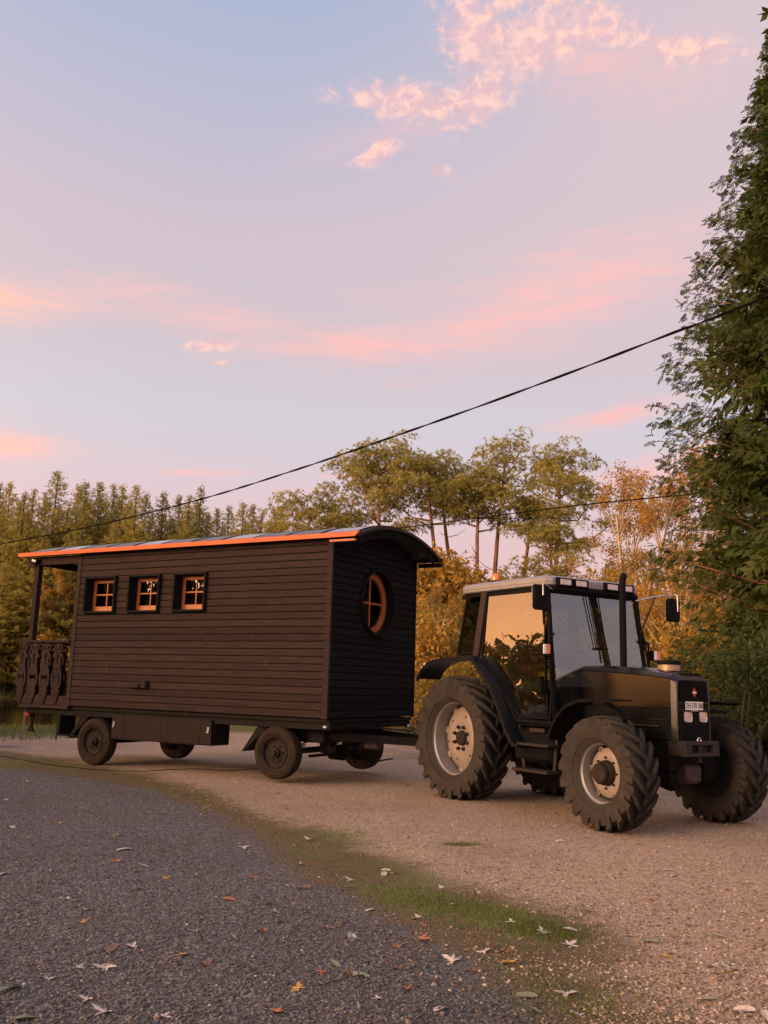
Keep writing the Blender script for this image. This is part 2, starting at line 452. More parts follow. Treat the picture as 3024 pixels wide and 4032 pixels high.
def text_mesh(txt, size):
    cu = bpy.data.curves.new('lettering', 'FONT'); cu.body = txt; cu.size = size; cu.align_x = 'CENTER'; cu.align_y = 'CENTER'; cu.extrude = .0015
    cu.resolution_u = 3
    o = bpy.data.objects.new('lettering', cu); COL.objects.link(o)
    dg = bpy.context.evaluated_depsgraph_get()
    me = bpy.data.meshes.new_from_object(o.evaluated_get(dg))
    bpy.data.objects.remove(o); bpy.data.curves.remove(cu)
    return me
def circ(cx, cy, rx, ry=None, n_=12):
    ry = ry or rx
    return [(cx + rx * math.cos(2 * math.pi * i / n_), cy + ry * math.sin(2 * math.pi * i / n_)) for i in range(n_)]
def np_mesh(name, V, F, mat, tint=None):
    V = np.asarray(V, np.float32).reshape(-1, 3); F = np.asarray(F, np.int32)
    k = F.shape[1]
    me = bpy.data.meshes.new(name)
    me.vertices.add(len(V)); me.vertices.foreach_set('co', V.ravel())
    me.loops.add(F.size); me.loops.foreach_set('vertex_index', F.ravel())
    me.polygons.add(len(F)); me.polygons.foreach_set('loop_start', np.arange(len(F), dtype=np.int32) * k)
    if tint is not None:
        a = me.attributes.new('tint', 'FLOAT', 'POINT'); a.data.foreach_set('value', np.asarray(tint, np.float32))
    me.update(calc_edges=True)
    me.materials.append(MATS[mat])
    return me
def smooth01(x):
    x = min(1.0, max(0.0, x)); return x * x * (3 - 2 * x)

# ---------------------------------------------------------------- terrain
def pond_d(x, y):
    return ((abs(x + 34) / 29.0) ** 4 + (abs(y - 58.7) / 40.3) ** 4) ** .25   # < 1 inside the pond
def ground_z(x, y):
    z = 0.055 * math.exp(-(((x + 2.6) / 4.2) ** 2 + ((y - 15.6) / 3.2) ** 2))     # the drive crowns a little under the caravan
    z += 0.012 * math.sin(x * 1.3 + y * .7) * math.sin(y * .9 - x * .4) + .006 * math.sin(x * 3.1 - y * 2.3)
    dd = pond_d(x, y)
    z += 0.16 * math.exp(-((dd - 1.02) / .035) ** 2) * smooth01((24.5 - abs(y - 24)) / 10) if y < 45 else 0
    z -= 1.7 * smooth01((1.0 - dd) / .09)
    z += 2.5 * smooth01((y - 97) / 30) * smooth01((-x) / 30) + .8 * smooth01((y - 45) / 40) * smooth01((x + 6) / 10)
    return z

# ================================================================ the caravan (local x = along, 0 at the front wall; y = across, 0 at the near wall)
TR = thing('wooden_caravan', 'dark brown timber caravan on four wheels with arched roof, porch and orange framed windows', 'caravan',
           (-0.712, 12.991, 0), -0.5172)
TW = 2.58            # width
B = 0.10584          # board pitch
H0 = 3.501           # top of the boards
def zk(k): return H0 - B * k
def arc_z(t, lift=0.0):     # underside of the roof arch across the width
    r = 3.35; c = TW / 2
    return 3.745 - (r - math.sqrt(max(r * r - (t - c) ** 2, 0))) + lift
# boards of the near wall, in runs between the windows
WIN = [(-4.86, -4.155), (-3.872, -3.203), (-2.912, -2.262)]
WZ = (2.470, 3.075)
S0, S1 = -5.008, -.082
def board(s0, s1, z0, z1, fn, jig=0.0):
    h = z1 - z0 - .009
    prof = [(0.010, 0), (0.0, .004), (-.003, h - .012), (.004, h - .003), (.010, h), (.024, h), (.024, 0)]
    mb = MB()
    mb.prism([(a - jig, z0 + .0045 + b) for a, b in prof], s0, s1, lambda u, v, d: fn(d, u, v))
    return mb
near_fn = lambda s, t, z: (s, t, z)
for k in range(24):
    z1, z0 = zk(k), zk(k + 1)
    runs = [(S0, S1)]
    if z0 < WZ[1] - .004 and z1 > WZ[0] + .004:
        runs = [(S0, WIN[0][0]), (WIN[0][1], WIN[1][0]), (WIN[1][1], WIN[2][0]), (WIN[2][1], S1)]
    for a, b in runs:
        board(a, b, z0, z1, near_fn, rnd.uniform(-.0015, .002)).build('plank', 'stained_wood', TR)
# inner walls (a closed dark room behind the boards)
mb = MB()
zb, zt = zk(24) + .002, 3.47
for (a, b, c, d) in [(-5.0, -.03, zb, WZ[0] + .03), (-5.0, -.03, WZ[1] - .03, zt), (-5.0, WIN[0][0] + .03, WZ[0] + .03, WZ[1] - .03),
                     (WIN[0][1] - .03, WIN[1][0] + .03, WZ[0] + .03, WZ[1] - .03), (WIN[1][1] - .03, WIN[2][0] + .03, WZ[0] + .03, WZ[1] - .03),
                     (WIN[2][1] - .03, -.03, WZ[0] + .03, WZ[1] - .03)]:
    mb.box((a, .025, c), (b, .06, d))
mb.box((-5.0, TW - .06, zb), (-.03, TW - .027, zt)); mb.box((-5.06, .03, zb), (-5.002, TW - .03, 3.48))
mb.box((-5.0, .062, zb), (-.06, TW - .062, zb + .04)); mb.box((-5.0, .062, 3.42), (-.06, TW - .062, 3.46))
mb.build('inner_wall', 'black_shaded_wood', TR)
for k in range(24):
    board(S0, S1, zk(k + 1), zk(k), lambda s, t, z: (s, TW - t, z)).build('plank', 'stained_wood', TR)
# front wall boards, cut round the porthole and under the arch
PC, PZ, PR = 1.29, 2.672, .475
for k in range(-3, 24):
    z1, z0 = zk(k), zk(k + 1)
    lo, hi = .035, TW - .035
    top = z1
    if z1 > 3.40:
        def tr_(z):
            for q in range(200):
                t = PC * q / 200
                if arc_z(t) - .005 > z: return t
            return None
        tt = tr_(z1)
        if tt is None:
            continue
        lo, hi = max(lo, tt), min(hi, TW - tt)
    runs = [(lo, hi)]
    mz = (z0 + z1) / 2
    if abs(mz - PZ) < PR + .04:
        w = math.sqrt(max(0, (PR + .012) ** 2 - max(0, abs(mz - PZ) - B * .45) ** 2))
        if w > .02: runs = [(lo, PC - w), (PC + w, hi)]
    for a, b in runs:
        board(a, b, z0, z1, lambda s, t, z: (-t, s, z), rnd.uniform(-.0015, .002)).build('plank', 'black_shaded_wood', TR)  # side-wall timber in a darker copy: the shaded side is put into the colour
mb = MB()
ring = []
for i in range(48):
    a = 2 * math.pi * i / 48; b_ = 2 * math.pi * (i + 1) / 48
    def rad(th):
        c, s_ = abs(math.cos(th)), abs(math.sin(th))
        return min(1.25 / max(c, 1e-6), (3.47 - PZ if math.sin(th) > 0 else PZ - zb) / max(s_, 1e-6))
    P = lambda th, r, x: (x, PC + r * math.cos(th), PZ + r * math.sin(th))
    mb.add([P(a, PR, -.026), P(b_, PR, -.026), P(b_, rad(b_), -.026), P(a, rad(a), -.026)], [(0, 1, 2, 3)])
mb.prism([(PC - 1.25, 3.47)] + [(t, arc_z(t) - .002) for t in np.linspace(.06, TW - .06, 20)] + [(PC + 1.25, 3.47)], -.05, -.026, lambda u, v, d: (d, u, v))
mb.build('front_inner_wall', 'black_shaded_wood', TR)
# trims
MB().box((-.08, -.012, .955), (.014, .03, 3.475), .006).build('corner_trim', 'stained_wood', TR)
MB().box((-.05, TW - .03, .955), (.014, TW + .012, 3.475), .006).build('corner_trim', 'black_shaded_wood', TR)
MB().box((-5.102, -.014, .95), (-5.012, .05, 3.475), .006).build('corner_post', 'stained_wood', TR)
MB().box((-5.102, TW - .05, .95), (-5.012, TW + .014, 3.475), .006).build('corner_post', 'stained_wood', TR)
# porch beams, posts, floor
MB().box((-6.24, -.01, 3.322), (-5.106, .06, 3.465), .006).build('porch_beam', 'stained_wood', TR)
MB().box((-6.24, TW - .06, 3.322), (-5.106, TW + .01, 3.465), .006).build('porch_beam', 'stained_wood', TR)
MB().box((-6.24, .065, 3.34), (-6.17, TW - .065, 3.46), .006).build('porch_beam', 'stained_wood', TR)
for y in (0.0, TW - .10):
    MB().box((-6.17, y + .002, .965), (-6.07, y + .098, 3.318), .006).build('porch_post', 'stained_wood', TR)
MB().box((-6.24, .0, .905), (-5.064, TW, .962), .004).build('porch_floor', 'stained_wood', TR)
# railing
MB().box((-6.33, -.04, 1.985), (-5.11, .045, 2.030), .008).build('handrail', 'stained_wood', TR)
MB().box((-6.15, -.006, .966), (-5.11, .035, 1.115), .005).build('railing_plinth', 'stained_wood', TR)
half = [(.028, 0), (.045, .004), (.070, .022), (.080, .05), (.079, .09), (.062, .125), (.046, .145), (.066, .162), (.092, .196), (.088, .236), (.072, .228), (.056, .262),
        (.054, .33), (.068, .42), (.090, .51), (.096, .60), (.088, .69), (.062, .742), (.056, .756), (.074, .772), (.072, .81), (.046, .90), (.020, 1.0)]
outl = [(x, 1 - y) for x, y in half] + [(-x, 1 - y) for x, y in half[::-1]] 
outl = [(0.0, .982)] + outl if False else outl
holes = [circ(.040, .93, .014, .034, 10), circ(-.040, .93, .014, .034, 10), [(-.022, .915), (.022, .915), (.022, .900), (-.022, .900)],
         [(0, .852), (.022, .80), (.011, .76), (.013, .655), (-.013, .655), (-.011, .76), (-.022, .80)], circ(0, .575, .010, .012, 8),
         [(.030, .49), (.046, .505), (.062, .44), (.060, .36), (.048, .32), (.052, .38)], [(-.030, .49), (-.046, .505), (-.062, .44), (-.060, .36), (-.048, .32), (-.052, .38)],
         [(-.042, .465), (.042, .465), (.042, .415), (-.042, .415)]]
bal = holed('baluster', outl, holes, .02, lambda u, v, d: (u, d, v))
bal.materials.append(MATS['stained_wood'])
for s_ in (-6.215, -5.93, -5.645, -5.355):
    link('baluster', bal, TR, (s_ - .0, -.022, .972), scale=(1.30, 1, 1))
for s_ in (-6.1, -5.82, -5.54, -5.27):
    link('baluster', bal, TR, (s_, TW + .02, .972), scale=(1.30, 1, 1))
MB().box((-6.33, TW - .04, 1.985), (-5.11, TW + .04, 2.030), .008).build('handrail', 'stained_wood', TR)
MB().box((-6.15, TW - .03, .966), (-5.11, TW + .004, 1.115), .005).build('railing_plinth', 'stained_wood', TR)
for y in np.linspace(.30, TW - .30, 8):
    link('baluster', bal, TR, (-6.25, y, .972), (0, 0, R(90)), scale=(1.30, 1, 1))
MB().box((-6.33, .05, 1.985), (-6.24, TW - .045, 2.030), .008).build('handrail', 'stained_wood', TR)
# little fretwork bracket and lamp at the porch corner
fb = holed('fretwork_bracket', [(0, 0), (.30, 0), (.30, .05), (.26, .06), (.25, .11), (.18, .12), (.15, .17), (.07, .17), (.05, .21), (0, .21)],
           [circ(.20, .06, .03), circ(.10, .07, .04)], .02, lambda u, v, d: (-6.31 + u, -.03 + d, 3.46 - v))
fb.materials.append(MATS['stained_wood']); link('fretwork_bracket', fb, TR)
sp = MB().box((-6.15, -.10, 3.345), (-6.03, -.035, 3.43), .012).build('porch_lamp', 'black_plastic', TR)
MB().lathe([(0, 0), (.022, .004), (.026, .02)], 10, 'y', Matrix.Translation((-6.115, -.118, 3.40))).build('bulb', 'white_lens', sp, 40)
MB().lathe([(0, 0), (.022, .004), (.026, .02)], 10, 'y', Matrix.Translation((-6.065, -.118, 3.385))).build('bulb', 'white_lens', sp, 40)
# rear house wall seen through the porch: door in the end wall
MB().box((-5.085, .75, 1.02), (-5.066, 1.55, 3.02), .008).build('rear_door', 'stained_wood', TR)
# windows
def window(a, b):
    z0, z1 = WZ
    f = MB()
    th = .032
    f.box((a, -.058, z0), (a + th, .21, z1), .004); f.box((b - th, -.058, z0), (b, .21, z1), .004)
    f.box((a + th, -.056, z0), (b - th, .21, z0 + th), .004); f.box((a + th, -.056, z1 - th), (b - th, .21, z1), .004)
    w = f.build('window', 'black_shaded_wood', TR)
    i0, i1, j0, j1 = a + th + .004, b - th - .004, z0 + th + .004, z1 - th - .004
    sm = MB(); t0, t1 = .125, .165
    sm.box((i0, t0, j0), (i0 + .062, t1, j1), .005); sm.box((i1 - .062, t0, j0), (i1, t1, j1), .005)
    sm.box((i0 + .062, t0 + .002, j0), (i1 - .062, t1, j0 + .088), .005); sm.box((i0 + .062, t0 + .002, j1 - .058), (i1 - .062, t1, j1), .005)
    sm.build('sash', 'orange_wood', w)
    c = (i0 + i1) / 2; cz = (j0 + .088 + j1 - .058) / 2
    MB().box((c - .010, t0 + .004, j0 + .088), (c + .010, t1 - .004, j1 - .058), .003).build('glazing_bar', 'orange_wood', w)
    MB().box((i0 + .062, t0 + .006, cz - .011), (i1 - .062, t1 - .006, cz + .011), .003).build('glazing_bar', 'orange_wood', w)
    for (p, q) in ((i0 + .062, c - .010), (c + .010, i1 - .062)):
        for (u, v) in ((j0 + .088, cz - .011), (cz + .011, j1 - .058)):
            MB().box((p, .143, u), (q, .147, v)).build('pane', 'window_glass', w)
for a, b in WIN: window(a, b)
# porthole in the front wall
pw = MB()
pw.lathe([(PR, -.17), (PR, .056), (PR + .035, .056), (PR + .035, -.026)], 64, 'x', Matrix.Translation((0, PC, PZ)))
pw = pw.build('round_window', 'black_shaded_wood', TR, 40)
MB().lathe([(PR - .095, -.155), (PR - .002, -.155), (PR - .002, -.090), (PR - .018, -.085), (PR - .095, -.100)], 64, 'x', Matrix.Translation((0, PC, PZ)), closed=True).build('sash', 'orange_wood', pw, 40)
rr = PR - .09
MB().box((-.145, PC - .014, PZ - rr), (-.115, PC + .014, PZ + rr), .003).build('glazing_bar', 'orange_wood', pw)
MB().box((-.142, PC - rr, PZ - .014), (-.118, PC + rr, PZ + .014), .003).build('glazing_bar', 'orange_wood', pw)
for sy in (0, 1):
    for sz in (0, 1):
        a0 = math.pi / 2 * {(1, 1): 0, (0, 1): 1, (0, 0): 2, (1, 0): 3}[(sy, sz)]
        pts = [(0, 0)] + [(rr * math.cos(a0 + math.pi / 2 * i / 8), rr * math.sin(a0 + math.pi / 2 * i / 8)) for i in range(9)]
        MB().prism(pts, -.132, -.128, lambda u, v, d: (d, PC + u, PZ + v)).build('pane', 'window_glass', pw)
# roof: a bent sheet with overlapping panels, copper drip edge, arch board and scalloped valance
def roof_line(t0, t1, lift, n_=28):
    L = []
    for i in range(n_ + 1):
        t = t0 + (t1 - t0) * i / n_
        if t < 0: z = 3.489 + t * .10 + (arc_z(0) - 3.489)
        elif t > TW: z = arc_z(TW) - (t - TW) * .10
        else: z = arc_z(t)
        L.append((t, z + lift))
    return L
roof = sheet(MB(), roof_line(-.15, TW + .13, .012), .03, -6.43, .40, lambda u, v, d: (d, u, v)).build('roof', 'roof_sheet', TR, 30)
nP = 11
for i in range(nP):
    a = -6.36 + i * .612
    tilt = .006
    mb = MB()
    sl2 = rnd.uniform(-.02, .02)
    sheet(mb, roof_line(.02, 1.26, .052, 14), .008, a, a + .585, lambda u, v, d: (d, u, v + (.008 if d > a + .1 else 0) + sl2 * .5 * (u - .6)))
    mb.build('roof_panel', 'roof_panel' if i % 3 == 1 else 'roof_sheet', roof, 30)
    mb = MB()
    sheet(mb, roof_line(1.31, TW - .02, .047 + rnd.uniform(0, .008), 14), .008, a, a + .585, lambda u, v, d: (d, u, v))
    mb.build('roof_panel', 'roof_sheet', roof, 30)
sheet(MB(), roof_line(-.08, TW + .09, -.002), .046, .402, .430, lambda u, v, d: (d, u, v)).build('arch_board', 'cab_trim_brown', TR, 30)
mb = MB()
mb.prism([(-.158, 3.466), (-.150, 3.462), (-.140, 3.466), (-.140, 3.520), (-.05, 3.53), (-.05, 3.538), (-.152, 3.534), (-.158, 3.526)], -6.44, .44, lambda u, v, d: (d + (v - 3.46) * 1.2 * (d > 0), u, v))
mb.build('copper_edge', 'copper', TR)
MB().box((.02, -.135, 3.405), (.44, -.075, 3.437), .004).build('eaves_batten', 'orange_wood', TR)
mb = MB().prism([(TW + .11, 3.466), (TW + .13, 3.466), (TW + .13, 3.525), (TW + .04, 3.53), (TW + .04, 3.52), (TW + .11, 3.515)], -6.44, .44, lambda u, v, d: (d, u, v))
mb.build('copper_edge', 'copper', TR)
MB().box((.02, TW + .02, 3.38), (.44, TW + .10, 3.445), .004).build('eaves_batten', 'black_shaded_wood', TR)
sc_ = holed('scallop', [(-.046, 0), (-.046, -.05), (-.030, -.062), (-.042, -.078), (-.040, -.10), (-.020, -.118), (0, -.14), (.020, -.118), (.040, -.10), (.042, -.078), (.030, -.062), (.046, -.05), (.046, 0)],
            [circ(-.018, -.082, .009, .013, 8), circ(.018, -.082, .009, .013, 8)], .014, lambda u, v, d: (d, u, v))
sc_.materials.append(MATS['black_shaded_wood'])
for i in range(24):
    t = .10 + (TW - .20) * i / 23
    sl_ = (arc_z(t + .01) - arc_z(t - .01)) / .02
    link('scallop', sc_, TR, (.375, t, arc_z(t) + .004), (math.atan(sl_), 0, 0))
# soffit under the eaves (sides)
MB().box((-6.42, -.13, 3.478), (.40, -.01, 3.486)).build('soffit', 'black_shaded_wood', TR)
MB().box((-6.42, TW + .01, 3.478), (.40, TW + .13, 3.486)).build('soffit', 'black_shaded_wood', TR)
# under-frame
ch = MB()
for y in (.10, TW - .20):
    ch.box((-6.15, y, .80), (.0, y + .10, .90), .006)
for x in (-6.14, -5.2, -4.0, -2.9, -1.8, -.9, -.06):
    ch.box((x, .202, .81), (x + .06, TW - .202, .89), .004)
ch.box((-6.15, .06, .902), (-.0, TW - .06, .95))
ch.box((-1.5, .42, .60), (-.3, TW - .42, .79), .02)
ch.box((-4.8, .42, .62), (-4.2, TW - .42, .79), .02)
ch = ch.build('under_frame', 'chassis_black', TR)
MB().box((-.085, .045, .83), (-.035, .098, .862), .01).build('side_lamp', 'white_lens', TR)
MB().box((-.005, TW - .20, .80), (.02, TW - .13, .835), .01).build('side_lamp', 'white_lens', TR)
bx = MB()
xs = [-4.093, -3.82, -3.05, -2.27, -2.06]
for i in range(4):
    bx.box((xs[i] + .0015, .06, .495), (xs[i + 1] - .0015, .50, .862), .004)
bx.box((-4.08, .075, .48), (-2.07, .49, .494))
bx = bx.build('storage_box', 'box_brown', TR)
for x in (-4.055, -2.13):
    mb = MB().box((x, .045, .66), (x + .035, .06, .755), .004)
    mb.box((x + .004, .034, .66), (x + .031, .046, .70), .003)
    mb.build('latch', 'bright_metal', bx)
# mudguard plates
for (a, b, c) in ((-5.36, -5.34, -4.98), (-1.98, -1.96, -1.40)):
    m_ = MB()
    if a < -5:
        m_.box((a, .08, .47), (b + .05, .42, .80), .004)
        m_.box((a + .05, .09, .47), (a + .48, .42, .492), .003)
    m_.prism([(c - .10, .44), (c - .07, .44), (c + .33, .79), (c + .16, .79)], .09, .42, lambda u, v, d: (u, d, v))
    m_.build('mudguard', 'chassis_black', TR)
# vents on the wall
MB().box((-3.675, -.075, 1.283), (-3.455, .0, 1.352), .012).build('wall_vent', 'stained_wood', TR)
MB().box((-3.425, -.085, 1.285), (-3.305, .0, 1.405), .014).build('wall_vent', 'stained_wood', TR)
# pale drip marks on the boards: bird droppings
for (s_, z, h) in ((-4.25, 1.56, .07), (-2.20, 2.02, .025), (-2.0, 1.86, .03), (-1.07, 1.66, .075), (-1.35, 2.10, .025), (-1.7, 1.18, .05)):
    MB().box((s_, -.0055, z), (s_ + .008, -.0025, z + h)).build('dropping', 'chalk_mark', TR)
# tail board and lamp
tb = holed('tail_board', [(0, 0), (.10, 0), (.105, -.06), (.085, -.13), (.062, -.20), (.060, -.235), (.085, -.30), (.115, -.345), (-.03, -.345), (.012, -.28), (.030, -.235), (.032, -.20), (.02, -.12), (0, -.06)],
           [], .03, lambda u, v, d: (-6.16 + u * 1.15, .20 + d, .84 + v))
tb.materials.append(MATS['black_shaded_wood']); link('tail_board', tb, TR)
MB().box((-6.155, .10, .755), (-6.10, .17, .835), .012).build('tail_lamp', 'red_lens', TR)
# wheels: tyre, rim, hub
def trailer_wheel_meshes():
    ty = MB().lathe([(.215, -.075), (.235, -.095), (.275, -.108), (.325, -.105), (.358, -.085), (.370, -.055), (.372, 0), (.370, .055), (.358, .085), (.325, .105), (.275, .108), (.235, .095), (.215, .075)], 48, 'y')
    ty.lathe([(.262, -.1075), (.268, -.113), (.274, -.1085)], 48, 'y')
    rm = MB().lathe([(.222, -.088), (.215, -.100), (.206, -.094), (.198, -.05), (.150, -.035), (.130, -.045), (.07, -.040), (.06, -.04), (0, -.04)], 40, 'y')
    rm.lathe([(.198, -.05), (.20, .08)], 40, 'y')
    hb = MB().lathe([(.068, -.04), (.066, -.085), (.040, -.10), (.034, -.135), (0, -.138)], 20, 'y')
    for i in range(6):
        a = i * math.pi / 3
        hb.lathe([(.013, -.04), (.013, -.068), (0, -.07)], 6, 'y', Matrix.Translation((.105 * math.cos(a), 0, .105 * math.sin(a))))
    return ty.mesh('tyre', 'old_tyre', 35), rm.mesh('rim', 'hub_dark', 35), hb.mesh('hub', 'hub_dark', 35)
tw = trailer_wheel_meshes()
for (x, z) in ((-4.49, .418), (-.895, .452)):
    for (y, rz) in ((.165, 0), (TW - (.50 if x < -2 else .06), math.pi)):
        w = link('wheel', None, TR, (x, y, z), (0, 0, rz))
        for nm, me in zip(('tyre', 'rim', 'hub'), tw): link(nm, me, w)
    ax = MB().tube([(x, .30, z), (x, TW - .30, z)], .045, 10)
    for y in (.45, TW - .45):
        pts = [(x - .5, y, .70), (x - .25, y, .58), (x, y, .53), (x + .25, y, .58), (x + .5, y, .70)]
        for q in range(3):
            sheet(ax, [(a, b - q * .022) for (a, _, b) in (pts if q == 0 else pts[1:-1])], .014, y - .03, y + .03, lambda u, v, d: (u, d, v))
        ax.lathe([(.14, -.06), (.14, .06)], 16, 'y', Matrix.Translation((x, y - .14 if y < 1 else y + .14, z)))
    ax.build('axle', 'rusty_steel' if x > -2 else 'chassis_black', TR, 40)
# brake cylinder below the box
mb = MB().lathe([(0, -.10), (.07, -.10), (.075, -.02), (.075, .08), (0, .10)], 14, 'x', Matrix.Translation((-3.55, .9, .42)))
mb.tube([(-3.5, .9, .42), (-3.25, .9, .36), (-3.15, .9, .47)], .016, 6); mb.tube([(-3.45, .9, .46), (-3.4, .9, .8)], .018, 6)
mb.build('brake_cylinder', 'chassis_black', TR, 40)
# steering turntable, tie rods, drawbar
mb = MB().lathe([(.50, .76), (.56, .76), (.56, .80), (.50, .80)], 32, 'z', Matrix.Translation((-.85, TW / 2, 0)), closed=True)
mb.tube([(-.62, .55, .40), (-.62, TW - .55, .40)], .022, 8); mb.tube([(-.62, 1.0, .40), (-.5, 1.1, .62)], .02, 6)
mb.lathe([(0, -.14), (.11, -.14), (.12, .10), (0, .12)], 14, 'x', Matrix.Translation((-.75, 1.55, .40)))
mb.tube([(-.6, 1.7, .32), (-.3, 1.9, .27), (-.2, 2.3, .30)], .012, 6)
mb.build('turntable', 'chassis_black', TR, 40)
MB().box((-.72, .95, .42), (-.55, 1.18, .60), .02).build('spring_hanger', 'rusty_steel', TR)
db = MB()
tip = Vector((1.56, 1.50, .62))
for y in (.55, TW - .55):
    a = Vector((-.35, y, .70)); dir_ = (tip - a); L = dir_.length; dir_.normalize()
    M = Matrix.Translation(a) @ dir_.to_track_quat('X', 'Z').to_matrix().to_4x4()
    db.box((0, -.035, -.055), (L, .035, .055), .006, M)
db.lathe([(.03, -.03), (.075, -.03), (.075, .03), (.03, .03)], 18, 'z', Matrix.Translation(tip + Vector((.06, 0, 0))), closed=True)
db.tube([(-.3, .8, .78), (.3, .95, .83), (.75, 1.1, .80)], .012, 6)
db.build('drawbar', 'chassis_black', TR, 40)
MB().box((.05, .92, .52), (.30, 1.10, .66), .03).build('coupling_box', 'rusty_steel', TR)

# ================================================================ the tractor (local x = forward, y = across, near side negative)
TK = thing('farm_tractor', 'black farm tractor with silver cab roof and orange beacon hitched to the caravan', 'tractor',
           (1.803, 12.944, -.018), R(-58.17))
def tractor_tyre(Rr, hw, rimr, nl, lug_h, lug_w, sweep):
    """carcass plus chevron lugs; wheel axis = y, outer face at -hw"""
    Rc = Rr - lug_h
    prof = [(rimr - .02, -hw * .72), (rimr + .012, -hw * .86), (rimr + .05, -hw * .97), ((Rc + rimr) / 2, -hw), (Rc - .07, -hw * .985), (Rc - .025, -hw * .93),
            (Rc - .004, -hw * .72), (Rc, -hw * .3)]
    prof = prof + [(Rc + .002, 0)] + [(r, -h) for r, h in prof[::-1]]
    mb = MB().lathe(prof, 64, 'y')
    mb.lathe([(rimr + .030, -hw * .925), (rimr + .036, -hw * .965), (rimr + .046, -hw * .955)], 64, 'y')
    # lug centre line: u 0 = tyre centre, 1 = shoulder, then down the sidewall
    path = [(-.12, Rc, 0.06, 1), (.25, Rc, .30, 1), (.55, Rc - .001, .56, 1), (.80, Rc - .006, .80, 1), (.955, Rc - .024, .95, .95), (1.0, Rc - .080, 1.02, .50), (1.0, Rc - .135, 1.04, .12)]
    for side in (-1, 1):
        for i in range(nl):
            ph = 2 * math.pi * (i + (0 if side < 0 else .5)) / nl
            V = []
            for (y, rc, sw, hh) in path:
                phc = ph + sweep * (1 - sw)
                top = rc + lug_h * hh if y < 1 else rc + .01
                yo = y * hw * side
                if y >= .955:
                    yt = (y * hw + lug_h * hh * (.75 if y >= 1 else .30)) * side
                else: yt = yo
                wb = lug_w * (1.0 + .5 * max(0, abs(y))) / Rr * .5
                wt = wb * .62
                for (dphi, r_, y_) in ((-wb, rc - .012, yo), (-wt, top, yt), (wt, top, yt), (wb, rc - .012, yo)):
                    a = phc + dphi
                    V.append((r_ * math.sin(a), y_, r_ * math.cos(a)))
            F = []
            for j in range(len(path) - 1):
                for q in range(3):
                    F.append((j * 4 + q, j * 4 + q + 1, (j + 1) * 4 + q + 1, (j + 1) * 4 + q))
            F.append((0, 1, 2, 3)); e = (len(path) - 1) * 4; F.append((e, e + 1, e + 2, e + 3))
            mb.add(V, F)
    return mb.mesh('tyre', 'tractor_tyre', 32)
def wheel(name, x, z, yc, side, tyre_me, rim_me, disc_me, hub_me, rot=0.0, steer=0.0, nuts=()):
    """side -1: near side (outer face to -y)"""
    w = link('wheel', None, TK, (x, yc, z), (0, 0, (math.pi if side > 0 else 0) + steer))
    t = link('tyre', tyre_me[0 if side < 0 else 1], w, None, (0, rot, 0))
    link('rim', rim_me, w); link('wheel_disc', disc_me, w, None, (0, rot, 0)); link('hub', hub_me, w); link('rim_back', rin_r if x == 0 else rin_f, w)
    if side < 0:
        for me, r_, a in nuts: link('wheel_nut', me, w, (r_ * math.cos(a), 0, r_ * math.sin(a)))
    return w
# rear wheels
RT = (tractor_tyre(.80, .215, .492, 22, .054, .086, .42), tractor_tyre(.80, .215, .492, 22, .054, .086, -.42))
rrim = MB().lathe([(.502, -.178), (.516, -.186), (.520, -.176), (.506, -.160), (.488, -.150), (.478, -.118), (.452, -.105), (.446, -.085), (.446, .085)], 56, 'y').mesh('rim', 'rim_silver', 35)
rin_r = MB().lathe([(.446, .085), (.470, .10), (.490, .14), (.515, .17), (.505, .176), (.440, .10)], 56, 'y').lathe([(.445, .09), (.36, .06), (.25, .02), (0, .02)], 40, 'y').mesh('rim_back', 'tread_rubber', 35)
dm = MB().lathe([(.425, .030), (.418, .014), (.38, -.012), (.30, -.050), (.245, -.062), (.16, -.060), (.13, -.045), (0, -.045)], 48, 'y')
for i in range(8):
    a = i * math.pi / 4
    M = Matrix.Rotation(a, 4, 'Y')
    dm.box((.395, .000, -.045), (.445, .026, .045), .006, M)
dm.v = [(a, b + .055, c) for a, b, c in dm.v]
disc_r = dm.mesh('wheel_disc', 'disc_silver', 35)
hm = MB().lathe([(.100, .01), (.096, -.023), (.085, -.033), (0, -.033)], 24, 'y')
nut_r = MB().lathe([(.024, .0), (.024, -.025), (.014, -.029), (.014, -.043), (0, -.043)], 8, 'y').mesh('wheel_nut', 'hub_dark', 40)
nut_s = MB().lathe([(.012, .025), (.012, -.011), (0, -.011)], 6, 'y').mesh('wheel_nut', 'hub_dark', 40)
NR = [(nut_r, .148, (i + .5) * math.pi / 4) for i in range(8)] + [(nut_s, .285, (i + .2) * math.pi / 3) for i in range(6)]
hub_r = hm.mesh('hub', 'hub_dark', 40)
wheel('rear', 0, .80, -.81, -1, RT, rrim, disc_r, hub_r, .2, 0, NR)
wheel('rear', 0, .80, .81, 1, RT, rrim, disc_r, hub_r, .5)
